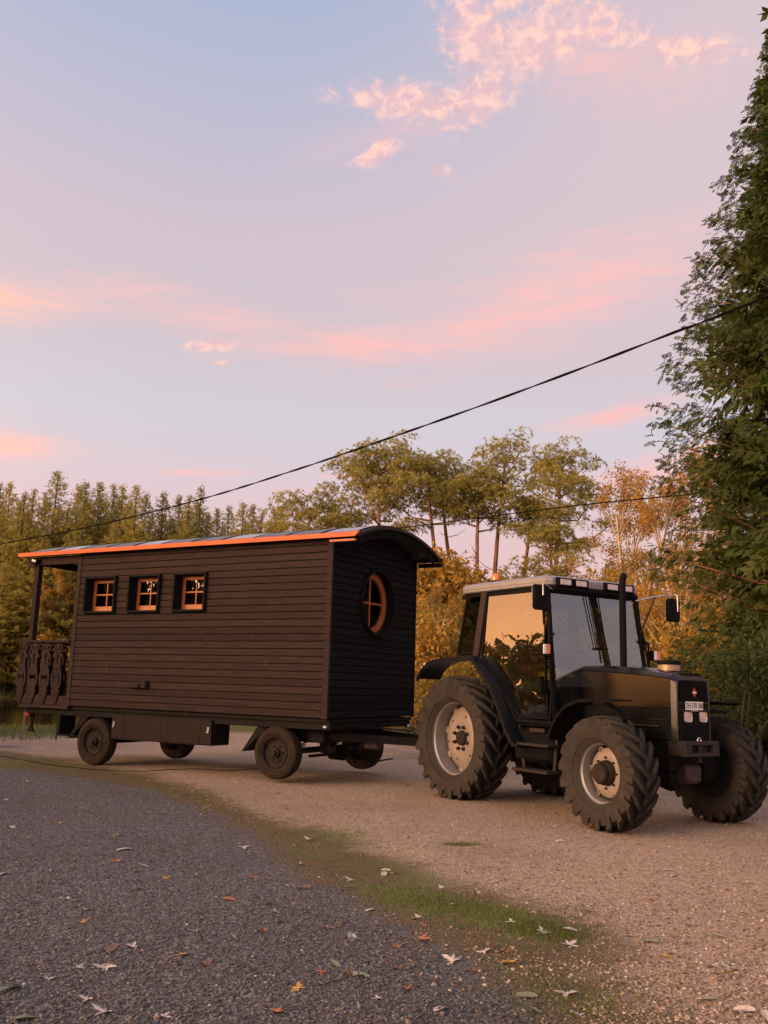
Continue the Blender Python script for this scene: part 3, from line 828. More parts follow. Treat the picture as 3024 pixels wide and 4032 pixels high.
# front wheels
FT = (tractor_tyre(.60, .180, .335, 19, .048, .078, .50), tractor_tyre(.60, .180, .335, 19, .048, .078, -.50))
frim = MB().lathe([(.342, -.148), (.356, -.156), (.360, -.146), (.348, -.130), (.330, -.120), (.322, -.092), (.298, -.080), (.292, -.06), (.292, .055)], 48, 'y').mesh('rim', 'rim_silver', 35)
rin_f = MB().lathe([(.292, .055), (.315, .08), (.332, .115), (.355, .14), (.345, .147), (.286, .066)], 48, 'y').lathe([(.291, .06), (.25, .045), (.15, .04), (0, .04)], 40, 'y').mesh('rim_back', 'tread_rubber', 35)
dm = MB().lathe([(.262, .034), (.258, .014), (.225, -.006), (.17, -.016), (.135, -.010), (.13, 0)], 40, 'y')
for i in range(6):
    a = i * math.pi / 3
    M = Matrix.Rotation(a, 4, 'Y')
    dm.box((.245, .004, -.028), (.292, .028, .028), .006, M)
    dm.lathe([(.018, -.02), (.018, .0)], 8, 'y', Matrix.Translation((.255 * math.cos(-a), .0, .255 * math.sin(-a))))
disc_f = dm.mesh('wheel_disc', 'disc_silver', 35)
hm = MB().lathe([(.132, .0), (.128, -.060), (.118, -.072), (.110, -.075), (.108, -.118), (.098, -.132), (.03, -.136), (0, -.136)], 28, 'y')
nut_f = MB().lathe([(.013, .0), (.013, -.038), (0, -.039)], 6, 'y').mesh('wheel_nut', 'hub_dark', 40)
NF = [(nut_f, .160, i * math.pi / 4) for i in range(8)]
hub_f = hm.mesh('hub', 'hub_dark', 40)
ST = R(-2)
wheel('front', 2.70, .60, -.89, -1, FT, frim, disc_f, hub_f, .1, ST, NF)
wheel('front', 2.70, .60, .89, 1, FT, frim, disc_f, hub_f, .4, ST)
# rear mudguards: bent sheet with a lip on the outer edge
fp = [(-.80, 1.575), (-.70, 1.69), (-.54, 1.785), (-.30, 1.83), (.0, 1.853), (.40, 1.868), (.47, 1.845), (.84, 1.50), (1.0, 1.27), (1.16, .97), (1.30, .82), (1.37, .80)]
for s in (-1, 1):
    mb = MB()
    sheet(mb, fp, -.028, s * 1.02, s * .62, lambda u, v, d: (u, d, v))
    lip = [(a, b - .030) for a, b in fp]
    sheet(mb, lip[:-1], -.030, s * 1.022, s * .995, lambda u, v, d: (u, d, v))
    g = mb.build('rear_mudguard', 'blue_black_paint', TK, 30)
    if s < 0:
        for (x, z) in ((-.725, 1.70), (-.66, 1.745)):
            MB().box((x - .02, -.985, z - .012), (x + .02, -.935, z + .03), .008).build('lamp', 'white_lens', g)
        MB().box((-.815, -.96, 1.60), (-.785, -.91, 1.655), .008).build('lamp', 'red_lens', g)
# cab: posts, sills, roof, glass
cf = MB()
def post(a, b, w=.05, d=.05):
    a, b = Vector(a), Vector(b); dr = b - a; L = dr.length
    x = dr.normalized(); y = Vector((0, 1, 0)); y = (y - x * y.dot(x)).normalized(); z = x.cross(y)
    M = Matrix((x, y, z)).transposed().to_4x4(); M.translation = a
    cf.box((0, -d / 2, -w / 2), (L, d / 2, w / 2), .008, M)
for s in (-1, 1):
    post((1.795, s * .80, 1.02), (1.62, s * .755, 2.70), .055, .05)     # A post
    post((.02, s * .74, 2.70), (-.16, s * .77, 1.88), .04, .04)        # rear post
    post((-.16, s * .77, 1.90), (.30, s * .84, 1.90), .035, .03)
    post((.50, s * .84, 1.86), (1.16, s * .85, 1.09), .035, .03)
    post((1.14, s * .85, 1.085), (1.80, s * .82, 1.07), .045, .04)
cf.box((1.58, -.70, 2.63), (1.66, .70, 2.71), .01); cf.box((-.10, -.76, 2.64), (1.62, -.72, 2.70), .01); cf.box((-.10, .72, 2.64), (1.62, .76, 2.70), .01)
cf.box((-.04, -.68, 2.60), (.02, .68, 2.70), .01); cf.box((-.16, -.72, 1.84), (-.10, .72, 1.90), .01)
cf.build('cab_frame', 'black_plastic', TK)
for s in (-1, 1):
    mb = MB()
    M_a, M_b = Vector((.335, s * .862, 1.86)), Vector((.43, s * .725, 2.70))
    mb.add([(.275, s * .858, 1.87), (.40, s * .862, 1.87), (.492, s * .802, 2.70), (.372, s * .796, 2.70), (.275, s * .82, 1.87), (.40, s * .825, 1.87), (.492, s * .76, 2.70), (.372, s * .76, 2.70)],
           [(0, 1, 2, 3), (4, 5, 6, 7), (0, 1, 5, 4), (1, 2, 6, 5), (2, 3, 7, 6), (3, 0, 4, 7)])
    mb.build('cab_pillar', 'cab_trim_brown', TK)
MB().box((-.12, -.80, 1.02), (1.80, .80, 1.07), .01).build('cab_floor', 'black_plastic', TK)
# doors (glass with a slim dark frame, hinge and handle)
for s in (-1, 1):
    poly = [(.50, 2.665), (1.585, 2.665), (1.735, 1.115), (1.215, 1.115), (.95, 1.33), (.70, 1.62), (.45, 1.885)]
    yy = lambda z: s * (.858 - .055 * max(0, (z - 1.75) / .95))
    mb = MB()
    n_ = len(poly)
    mb.add([(x, yy(z) - s * .002, z) for x, z in poly] , [tuple(range(n_))])
    cen = Vector((1.15, 1.95))
    inn = []
    for x, z in poly:
        d_ = (cen - Vector((x, z))).normalized(); inn.append((x + d_.x * .035, z + d_.y * .035))
    fr = MB()
    fr.add([(x, yy(z), z) for x, z in poly] + [(x, yy(z), z) for x, z in inn] + [(x, yy(z) - s * .022, z) for x, z in poly] + [(x, yy(z) - s * .022, z) for x, z in inn],
           sum([[(i, (i + 1) % n_, n_ + (i + 1) % n_, n_ + i), (2 * n_ + i, 2 * n_ + (i + 1) % n_, 3 * n_ + (i + 1) % n_, 3 * n_ + i), (i, (i + 1) % n_, 2 * n_ + (i + 1) % n_, 2 * n_ + i),
                 (n_ + i, n_ + (i + 1) % n_, 3 * n_ + (i + 1) % n_, 3 * n_ + i)] for i in range(n_)], []))
    dr = fr.build('cab_door', 'black_plastic', TK)
    # pane split at the waist bend so the upper half leans in
    def cut(z0, z1):
        out_ = []
        for i in range(n_):
            p, q = Vector(poly[i]), Vector(poly[(i + 1) % n_])
            if z0 <= p.y <= z1: out_.append(tuple(p))
            for zz in (z0, z1):
                if (p.y - zz) * (q.y - zz) < 0:
                    f = (zz - p.y) / (q.y - p.y); out_.append(tuple(p + (q - p) * f))
        c = (sum(a for a, _ in out_) / len(out_), sum(b for _, b in out_) / len(out_))
        return sorted(out_, key=lambda a: math.atan2(a[1] - c[1], a[0] - c[0]))
    mb = MB()
    zs = [1.0, 1.75, 2.7]
    for a, b in zip(zs[:-1], zs[1:]):
        P_ = cut(a, b)
        mb.add([(x, yy(z) - s * .010, z) for x, z in P_], [tuple(range(len(P_)))])
    mb.build('pane', 'door_glass', dr)
    MB().box((1.62, s * .86, 1.42), (1.66, s * .895, 1.60), .008).build('handle', 'black_plastic', dr)
    MB().tube([(1.772, s * .865, 1.10), (1.80, s * .862, 1.40), (1.755, s * .845, 1.75), (1.69, s * .79, 2.25)], .014, 8).build('grab_rail', 'black_plastic', TK, 50)
    # rear quarter pane
    mb = MB().add([(-.14, s * .775, 1.92), (.27, s * .835, 1.92), (.36, s * .78, 2.66), (.02, s * .745, 2.66)], [(0, 1, 2, 3)])
    mb.build('quarter_pane', 'door_glass', TK)
# windscreen
MB().add([(1.615, -.725, 2.625), (1.615, .725, 2.625), (1.765, .745, 1.50), (1.765, -.745, 1.50)], [(0, 1, 2, 3)]).build('windscreen', 'screen_glass', TK)
MB().add([(-.08, -.665, 2.62), (-.08, .665, 2.62), (-.19, .72, 1.90), (-.19, -.72, 1.90)], [(0, 1, 2, 3)]).build('rear_window', 'window_glass', TK)
# lower front quarter panes beside the bonnet
for s in (-1, 1):
    MB().add([(1.768, s * .36, 1.50), (1.768, s * .745, 1.50), (1.80, s * .76, 1.12), (1.80, s * .36, 1.12)], [(0, 1, 2, 3)]).build('quarter_pane', 'window_glass', TK)
# interior
st = MB().box((.30, -.26, 1.42), (.80, .26, 1.56), .05).build('seat', 'grey_cloth', TK, 40)
MB().box((.22, -.25, 1.55), (.36, .25, 2.12), .05).build('backrest', 'grey_cloth', st, 40)
MB().box((.361, -.19, 1.66), (.375, .19, 1.98), .004).build('back_pad', 'red_cloth', st, 40)
MB().box((.35, -.18, 1.07), (.75, .18, 1.42), .03).build('seat_base', 'black_plastic', st)
sw = MB().lathe([(.20 + .014 * math.cos(a), .014 * math.sin(a)) for a in np.linspace(0, 2 * math.pi, 9)[:-1]], 32, 'z', Matrix.Translation((1.22, 0, 1.84)) @ Matrix.Rotation(R(-30), 4, 'Y'), closed=True)
sw.tube([(1.22, 0, 1.84), (1.42, 0, 1.48), (1.45, 0, 1.1)], .03, 8)
sw.tube([(1.22, -.2, 1.84), (1.22, .2, 1.84)], .012, 6)
sw.build('steering_wheel', 'black_plastic', TK, 40)
MB().box((1.46, -.45, 1.12), (1.66, .45, 1.62), .05).build('dashboard', 'black_plastic', TK, 40)
MB().box((.15, .45, 1.10), (1.1, .72, 1.52), .05).build('side_console', 'black_plastic', TK, 40)
MB().box((-.05, -.66, 2.56), (1.55, .66, 2.60), .02).build('headliner', 'grey_cloth', TK, 40)
# roof
rf = MB()
def roof_ring(x0, x1, hy, z, ch):
    return [(x0 + ch, -hy, z), (x1 - ch * 1.6, -hy, z), (x1, -hy + ch * 1.6, z), (x1, hy - ch * 1.6, z), (x1 - ch * 1.6, hy, z), (x0 + ch, hy, z), (x0, hy - ch, z), (x0, -hy + ch, z)]
lv = [(-.07, 1.655, .765, 2.708, .04), (-.085, 1.675, .785, 2.722, .04), (-.085, 1.675, .785, 2.742, .04), (-.08, 1.67, .779, 2.746, .04), (-.08, 1.67, .779, 2.754, .04), (-.085, 1.675, .785, 2.758, .04),
      (-.085, 1.672, .783, 2.800, .04), (-.06, 1.63, .755, 2.826, .05), (.0, 1.55, .69, 2.846, .06), (.25, 1.25, .45, 2.858, .06)]
V = []; F = []
for i, (a, b, c, z, e) in enumerate(lv):
    V += roof_ring(a, b, c, z, e)
    if i:
        for j in range(8): F.append(((i - 1) * 8 + j, (i - 1) * 8 + (j + 1) % 8, i * 8 + (j + 1) % 8, i * 8 + j))
F.append(tuple(range((len(lv) - 1) * 8, len(lv) * 8))); F.append(tuple(range(8))[::-1])
rf.add(V, F)
rf = rf.build('cab_roof', 'roof_silver', TK, 25)
MB().box((.15, -.40, 2.845), (.95, .40, 2.872), .012).build('roof_hatch', 'roof_silver', rf)
MB().box((-.10, -.74, 2.668), (1.60, .74, 2.712), .02).build('roof_liner', 'black_plastic', TK, 40)
MB().box((-.098, -.66, 2.70), (-.08, .66, 2.78), .006).build('rear_lamp_strip', 'black_plastic', rf)
for s in (-1, 1):
    hs = MB().box((1.60, s * .40 - .27, 2.698), (1.692, s * .40 + .27, 2.812), .012).build('work_lamp_housing', 'black_plastic', rf, 30)
    for y in (s * .53, s * .27):
        MB().box((1.685, y - .105, 2.712), (1.700, y + .105, 2.802), .008).build('work_lamp', 'black_plastic', hs)
        MB().box((1.698, y - .088, 2.722), (1.708, y + .088, 2.793), .006).build('lens', 'lamp_glass', hs)
MB().box((1.60, -.70, 2.655), (1.685, .70, 2.702), .01).build('visor', 'black_plastic', TK)
# beacon
be = MB().lathe([(.0, 2.846), (.075, 2.846), (.080, 2.875), (.066, 2.905), (.066, 2.915), (.0, 2.915)], 24, 'z', Matrix.Translation((.06, -.30, .012))).build('beacon', 'black_plastic', TK, 40)
MB().lathe([(.060, 2.915), (.062, 2.96), (.058, 2.985), (.042, 3.005), (.02, 3.013), (0, 3.014)], 24, 'z', Matrix.Translation((.06, -.30, .012))).build('dome', 'orange_lens', be, 60)
MB().tube([(.13, -.30, 2.865), (.19, -.30, 2.90), (.25, -.30, 2.875)], .008, 6).build('wire', 'cable_black', be)
# bonnet: tapering body, side panels, nose
secs = [(1.70, .330, 1.300, 1.695, 1.735, 1.765, .26), (2.20, .318, 1.298, 1.675, 1.722, 1.760, .24), (2.75, .300, 1.297, 1.640, 1.692, 1.728, .22), (3.06, .288, 1.297, 1.610, 1.655, 1.685, .20)]
hb = MB(); V = []; F = []
for (x, w, zl, zc, zs_, zt_, wt) in secs:
    V += [(x, -w, zl), (x, -w, zc), (x, -w + .025, zs_), (x, -wt, zt_ - .008), (x, -wt * .5, zt_), (x, wt * .5, zt_), (x, wt, zt_ - .008), (x, w - .025, zs_), (x, w, zc), (x, w, zl)]
for i in range(len(secs) - 1):
    for j in range(9): F.append((i * 10 + j, i * 10 + j + 1, (i + 1) * 10 + j + 1, (i + 1) * 10 + j))
F += [tuple(range(10)), tuple(range(30, 40))]
hb.add(V, F)
hd = hb.build('bonnet', 'hood_paint', TK, 20)
for s in (-1, 1):
    MB().tube([(x, s * (w + .001), zc + .006) for (x, w, zl, zc, *_) in secs], .006, 6).build('bonnet_seam', 'black_plastic', hd)
    mb = MB()
    mb.add([(1.72, s * .326, 1.292), (3.06, s * .288, 1.290), (3.06, s * .285, .96), (2.45, s * .30, .96), (2.2, s * .315, 1.04), (1.72, s * .322, 1.04),
            (1.72, s * .28, 1.292), (3.06, s * .24, 1.290), (3.06, s * .24, .96), (2.45, s * .26, .96), (2.2, s * .27, 1.04), (1.72, s * .28, 1.04)],
           [(0, 1, 2, 3, 4, 5), (6, 7, 8, 9, 10, 11)] + [(i, (i + 1) % 6, 6 + (i + 1) % 6, 6 + i) for i in range(6)])
    sp = mb.build('engine_side_panel', 'black_plastic', TK)
    for z in (1.175, 1.135, 1.06):
        MB().tube([(2.15, s * .322, z), (3.03, s * .296, z - .004)], .007, 6).build('rib', 'black_paint', sp)
    for z in (1.05, 1.02, .99):
        MB().box((2.52, s * .300 - .006, z - .010), (2.98, s * .296 + .006, z), .002).build('louvre', 'black_plastic', sp)
    MB().lathe([(.05 , -.008), (.05, .008)], 12, 'y', Matrix.Translation((2.28, s * .325, 1.155)) @ Matrix.Diagonal((1.6, 1, .3, 1))).build('trim_ring', 'brass_filter', sp)
    # cowl panel between cab and bonnet
    MB().add([(1.70, s * .335, 1.74), (1.70, s * .335, 1.12), (1.76, s * .50, 1.14), (1.765, s * .52, 1.52), (1.70, s * .30, 1.74), (1.70, s * .30, 1.12), (1.74, s * .50, 1.14), (1.745, s * .52, 1.52)],
             [(0, 1, 2, 3), (4, 5, 6, 7), (0, 1, 5, 4), (1, 2, 6, 5), (2, 3, 7, 6), (3, 0, 4, 7)]).build('cowl_panel', 'blue_black_paint', TK)
# nose with grille
ns = MB(); V = []
for (x, wl, zl) in ((3.062, .288, .92), (3.125, .268, .92)):
    V += [(x, -wl, zl), (x, -wl, 1.60 if x < 3.1 else 1.575), (x, -wl + .05, 1.655 if x < 3.1 else 1.62), (x, -.18, 1.684 if x < 3.1 else 1.645), (x, .18, 1.684 if x < 3.1 else 1.645), (x, wl - .05, 1.655 if x < 3.1 else 1.62), (x, wl, 1.60 if x < 3.1 else 1.575), (x, wl, zl)]
F = [(j, (j + 1) % 8, 8 + (j + 1) % 8, 8 + j) for j in range(8)] + [tuple(range(8))[::-1], tuple(range(8, 16))]
ns.add(V, F)
nose = ns.build('nose', 'hood_paint', TK, 20)
MB().add([(3.127, -.225, 1.365), (3.127, .225, 1.365), (3.138, .232, 1.382), (3.138, .215, 1.592), (3.127, .19, 1.603), (3.127, -.19, 1.603), (3.138, -.215, 1.592), (3.138, -.232, 1.382)],
         [(2, 3, 6, 7), (0, 1, 2, 7), (3, 4, 5, 6), (1, 4, 3, 2), (0, 7, 6, 5)]).build('grille', 'black_plastic', nose)
mb = MB()
for i in range(17):
    z = 1.392 + i * .0118
    hw_ = .228 - (z - 1.38) * .08
    mb.box((3.137, -hw_ + .006, z), (3.142, hw_ - .006, z + .0045))
mb.build('grille_mesh', 'black_plastic', nose)
pl = MB().box((3.127, -.235, 1.290), (3.132, .235, 1.357), .002).build('plate_recess', 'black_plastic', nose)
MB().box((3.127, -.240, .925), (3.136, .240, 1.280), .006).build('lower_grille', 'black_plastic', nose)
mb = MB()
for i in range(11):
    mb.box((3.135, -.228, .955 + i * .015), (3.139, .228, .961 + i * .015))
mb.build('grille_mesh', 'black_plastic', nose)
MB().box((3.127, -.245, .915), (3.150, .245, .928), .004).build('lip', 'bumper_brown', nose)
for s in (-1, 1):
    hl_ = MB().box((3.134, s * .122 - .066, 1.148), (3.146, s * .122 + .066, 1.272), .010).build('headlight', 'black_plastic', TK)
    MB().box((3.145, s * .122 - .058, 1.155), (3.156, s * .122 + .058, 1.265), .014).build('lens', 'lamp_glass', hl_, 40)
# number plate with its lettering
np_ = MB().box((3.134, -.142, 1.283), (3.140, .142, 1.372), .002).build('number_plate', 'white_plate', TK)
tm = text_mesh('ZH\u00b7378 386', .083)
tm.materials.clear(); tm.materials.append(MATS['plate_black'])
link('lettering', tm, np_, (3.1405, .0, 1.327), (R(90), 0, R(90)), (.70, 1.0, 1.0))
mb = MB().box((3.134, -.06, 1.270), (3.146, .06, 1.280), .002).build('plate_clip', 'bright_metal', np_)
# diamond badge: red lozenge with a white band
bd = MB().prism([(-.0, -.054), (.036, 0), (0, .054), (-.036, 0)], 3.139, 3.145, lambda u, v, d: (d, u, v + 1.470)).build('badge', 'badge_red', TK)
MB().prism([(-.030, -.009), (.030, -.009), (.030, .009), (-.030, .009)], 3.1455, 3.147, lambda u, v, d: (d, u, v + 1.470)).build('band', 'white_plate', bd)
# weight carrier with pocket and ring
fw_ = MB()
fw_.box((2.98, -.27, .795), (3.17, .27, .955), .012)
fw_.box((3.171, -.27, .913), (3.235, .27, .955), .005); fw_.box((3.171, -.27, .795), (3.235, .27, .835), .005)
fw_.box((3.171, -.27, .836), (3.235, -.175, .912), .004); fw_.box((3.171, .175, .836), (3.235, .27, .912), .004)
fw_.box((3.171, -.04, .836), (3.230, -.018, .912))
fb_ = fw_.build('weight_carrier', 'bumper_brown', TK)
MB().lathe([(.026 + .008 * math.cos(a), .008 * math.sin(a)) for a in np.linspace(0, 2 * math.pi, 7)[:-1]], 16, 'x', Matrix.Translation((3.17, .02, .962)), closed=True).build('towing_pin', 'bright_metal', fb_, 50)
MB().tube([(3.19, 0, .80), (3.19, 0, .73)], .018, 8).build('towing_pin', 'bumper_brown', fb_, 50)
MB().box((2.93, -.12, .50), (3.12, .12, .70), .03).build('axle_support', 'rusty_steel', TK, 40)
ax = MB().box((2.60, -.60, .52), (2.80, .60, .66), .04)
ax.lathe([(0, -.14), (.17, -.12), (.20, 0), (.17, .12), (0, .14)], 20, 'x', Matrix.Translation((2.72, .08, .58)))
for s in (-1, 1):
    ax.lathe([(.12, s * .52), (.19, s * .58), (.19, s * .70), (.13, s * .80)], 20, 'y', Matrix.Translation((2.70, 0, .60)))
    ax.tube([(2.52, 0, .60), (2.52, s * .55, .60)], .025, 8)
ax.build('front_axle', 'chassis_black', TK, 40)
eb = MB().box((1.55, -.24, .62), (3.0, .24, 1.10), .03)
eb.box((-.30, -.30, .55), (1.60, .30, 1.02), .05)
eb.box((2.4, -.20, .50), (2.96, .20, .63), .02)
eb.build('engine_block', 'chassis_black', TK)
mb = MB().tube([(0, -.60, .80), (0, .60, .80)], .15, 16); mb.box((-.45, -.22, .50), (-.2, .22, 1.0), .04)
mb.build('rear_axle', 'chassis_black', TK, 40)
hm_ = MB().box((-.85, -.06, .52), (-.3, .06, .60), .01); hm_.tube([(-.5, -.35, .7), (-.95, -.33, .5)], .03, 8); hm_.tube([(-.5, .35, .7), (-.95, .33, .5)], .03, 8)
hm_.build('hitch', 'chassis_black', TK)
# fuel tank and steps
for s in (-1, 1):
    MB().box((1.05, s * .62 - .20, .60), (1.74, s * .62 + .20, 1.00), .05).build('fuel_tank', 'black_plastic', TK, 40)
    sm = MB()
    sm.box((1.17, s * .87 - .10, .800), (1.84, s * .87 + .10, .832), .006); sm.box((1.21, s * .87 - .10, .500), (1.83, s * .87 + .10, .535), .006)
    for (a, b) in (((1.22, .50), (1.12, 1.02)), ((1.74, .50), (1.80, 1.02))):
        sm.prism([(a[0], a[1]), (a[0] + .045, a[1]), (b[0] + .045, b[1]), (b[0], b[1])], s * .79 - .01, s * .79 + .01, lambda u, v, d: (u, d, v))
    sm.build('steps', 'bumper_brown', TK)
    MB().box((1.40, s * .845 - .012, .955), (1.66, s * .845 + .012, 1.005), .006).build('step_plate', 'cab_trim_brown', TK)
    # front mudguards
    fm_ = [(1.93, .90), (1.97, 1.03), (2.07, 1.18), (2.22, 1.30), (2.42, 1.365), (2.62, 1.378), (2.92, 1.372)]
    mb = MB(); sheet(mb, fm_, -.016, s * .74, s * 1.05, lambda u, v, d: (u, d, v))
    lip = [(a, b - .018) for a, b in fm_]; sheet(mb, lip, -.02, s * 1.052, s * 1.035, lambda u, v, d: (u, d, v))
    g = mb.build('front_mudguard', 'black_plastic', TK, 40)
    MB().tube([(2.55, s * .80, 1.36), (2.68, s * .66, 1.25), (2.72, s * .60, 1.05), (2.70, s * .58, .72)], .02, 8).build('stay', 'black_plastic', g, 50)
# exhaust stack and intake
MB().tube([(1.86, .27, 1.70), (1.86, .27, 2.70), (1.865, .27, 2.82), (1.88, .27, 2.875), (1.905, .27, 2.90)], [.042, .042, .042, .042, .040], 16).build('exhaust_pipe', 'black_plastic', TK, 50)
ai = MB().lathe([(.125, 1.690), (.125, 1.775), (.0, 1.775)], 24, 'z', Matrix.Translation((2.80, 0, 0))).build('air_intake', 'brass_filter', TK, 40)
MB().lathe([(.131, 1.772), (.135, 1.80), (.125, 1.818), (0, 1.825)], 24, 'z', Matrix.Translation((2.80, 0, 0))).build('cap', 'black_plastic', ai, 40)
MB().box((2.62, -.16, 1.68), (2.99, .16, 1.705), .01).build('intake_seat', 'black_plastic', TK)
# mirrors with arms, indicators
def mirror(y, arm, nm='mirror'):
    m_ = MB().box((1.70, y - .125, 2.385), (1.765, y + .125, 2.69), .028).build(nm, 'black_plastic', TK, 40)
    for a in arm: MB().tube(a, .011, 8).build('arm', 'bumper_brown' if len(a) < 3 else 'bright_metal', m_, 50)
    MB().box((1.692, y - .105, 2.41), (1.699, y + .105, 2.665), .003).build('mirror_glass', 'bright_metal', m_)
mirror(-.965, [[(1.66, -.72, 2.66), (1.74, -.965, 2.72), (1.772, -.965, 2.72), (1.775, -.965, 2.56)], [(1.66, -.73, 2.45), (1.74, -.93, 2.47)]])
mirror(1.34, [[(1.66, .72, 2.62), (1.72, 1.05, 2.70), (1.74, 1.37, 2.74), (1.775, 1.385, 2.73), (1.775, 1.385, 2.52)], [(1.72, 1.02, 2.69), (1.70, .76, 2.21)]])
for s, y in ((-1, -.945), (1, .93)):
    ind = MB().box((1.72, y - .055, 1.86), (1.80, y + .055, 1.99), .01).build('indicator', 'black_plastic', TK)
    MB().box((1.801, y - .005, 1.868), (1.822, y + .052, 1.982), .006).build('lens', 'orange_lens', ind)
    MB().box((1.801, y - .052, 1.868), (1.822, y - .006, 1.982), .006).build('lens', 'white_lens', ind)
    MB().tube([(1.735, s * .76, 2.12), (1.75, s * .84, 2.06), (1.75, y - s * .09, 1.93), (1.76, y - s * .10, 1.70), (1.78, s * .80, 1.50)], .014, 8).build('arm', 'black_plastic', ind, 50)
# pantograph wiper hanging from the top of the screen
for q, (yt, yb) in enumerate(((-.10, -.02), (.02, .08))):
    wm = MB()
    xf = lambda z: 1.615 + (2.625 - z) * .133 + .022
    for off in (-.035, .035):
        wm.tube([(xf(2.64), yt + off * 1.4, 2.64), (xf(1.98), yb + off, 1.98)], .007, 6)
    wm.box((xf(1.97) - .006, yb - .06, 1.962), (xf(1.97) + .010, yb + .06, 1.985), .003)
    wm.build('wiper_arm', 'black_plastic', TK)
bm_ = MB().tube([(1.615 + (2.625 - z) * .133 + .03, .03 + (2.25 - z) * .05, z) for z in (2.36, 2.1, 1.85, 1.80)], [.008, .016, .014, .004], 6)
bm_.build('wiper_blade', 'black_plastic', TK)
MB().tube([(3.0, .29, 1.27), (3.05, .40, 1.275), (3.08, .62, 1.27)], [.02, .025, .01], 8).build('mudguard_stay', 'black_plastic', TK)

for (x, z) in ((.62, 1.735), (.86, 1.50), (1.02, 1.26), (1.16, .99)):
    MB().lathe([(.014, 0), (.014, -.012), (0, -.014)], 6, 'y', Matrix.Translation((x, -1.024, z - .035))).build('bolt', 'hub_dark', TK)
MB().tube([(2.05, -.34, 1.12), (2.20, -.42, .98), (2.45, -.44, .86), (2.62, -.40, .72)], .014, 6).build('hose', 'cable_black', TK, 50)
MB().tube([(2.00, -.33, 1.05), (2.18, -.38, .90), (2.48, -.36, .78), (2.60, -.30, .68)], .012, 6).build('hose', 'cable_black', TK, 50)
MB().box((2.55, -.335, 1.09), (2.92, -.300, 1.11), .004).build('pipe_bracket', 'bumper_brown', TK)
MB().lathe([(.075, -.10), (.08, -.09), (.08, .16), (.07, .18), (0, .185)], 16, 'z', Matrix.Translation((2.15, -.36, .90)), closed=False).build('oil_filter', 'bumper_brown', TK, 40)

# ================================================================ foliage generators (numpy: many small leaf-sized faces)
def unit(a): return a / np.maximum(np.linalg.norm(a, axis=-1, keepdims=True), 1e-9)
def frames(d, up):
    x = unit(d); z = unit(up - x * (up * x).sum(-1, keepdims=True)); y = np.cross(z, x)
    return x, y, z
def stamp(T, TF, P, d, up, s):
    """copies of template T (n,3)/faces TF at points P, axes from d and up, scale s"""
    x, y, z = frames(d, up); m = len(P); k = len(T)
    s = np.broadcast_to(np.asarray(s, float), (m,))[:, None, None]
    V = P[:, None] + s * (T[None, :, 0:1] * x[:, None] + T[None, :, 1:2] * y[:, None] + T[None, :, 2:3] * z[:, None])
    F = (TF[None] + (np.arange(m) * k)[:, None, None]).reshape(-1, TF.shape[1])
    return V.reshape(-1, 3), F
def fan(leaflets):
    """leaflets: (base, direction, length, width, normal-ish) -> template of kite quads"""
    V = []; F = []
    for b, d, L, w, nrm in leaflets:
        b = np.array(b, float); d = np.array(d, float); d /= np.linalg.norm(d); sd = np.cross(d, nrm); sd /= max(np.linalg.norm(sd), 1e-9)
        i = len(V); V += [b, b + d * L * .45 + sd * w / 2, b + d * L, b + d * L * .45 - sd * w / 2]; F.append((i, i + 1, i + 2, i + 3))
    return np.array(V), np.array(F)
rs = np.random.RandomState(5)
SPR_T = fan([((0, 0, 0), (1, .0, -.12), 1.0, .16, (0, 0, 1)), ((.15, 0, 0), (.8, .7, -.15), .55, .13, (0, 0, 1)), ((.15, 0, 0), (.8, -.7, -.15), .55, .13, (0, 0, 1)),
             ((.5, 0, -.05), (.8, .6, -.25), .42, .12, (0, 0, 1)), ((.5, 0, -.05), (.8, -.6, -.25), .42, .12, (0, 0, 1)), ((.3, 0, 0), (.6, .1, .5), .35, .10, (0, 1, 0))])
def tube_np(path, radii, n_=5):
    P = np.array(path, float); V = []; F = []
    for i in range(len(P)):
        t = P[min(i + 1, len(P) - 1)] - P[max(i - 1, 0)]; t /= max(np.linalg.norm(t), 1e-9)
        a = np.cross(t, (.31, .95, .05)); a /= np.linalg.norm(a); b = np.cross(t, a)
        for j in range(n_):
            th = 2 * math.pi * j / n_; V.append(P[i] + radii[i] * (a * math.cos(th) + b * math.sin(th)))
    for i in range(len(P) - 1):
        for j in range(n_):
            F.append((i * n_ + j, i * n_ + (j + 1) % n_, (i + 1) * n_ + (j + 1) % n_, (i + 1) * n_ + j))
    return V, F
class Wood:
    def __init__(s): s.V = []; s.F = []
    def add(s, path, radii, n_=5):
        v, f = tube_np(path, radii, n_); b = len(s.V); s.V += v; s.F += [tuple(b + i for i in q) for q in f]
    def mesh(s, name, mat): return np_mesh(name, s.V, s.F, mat)
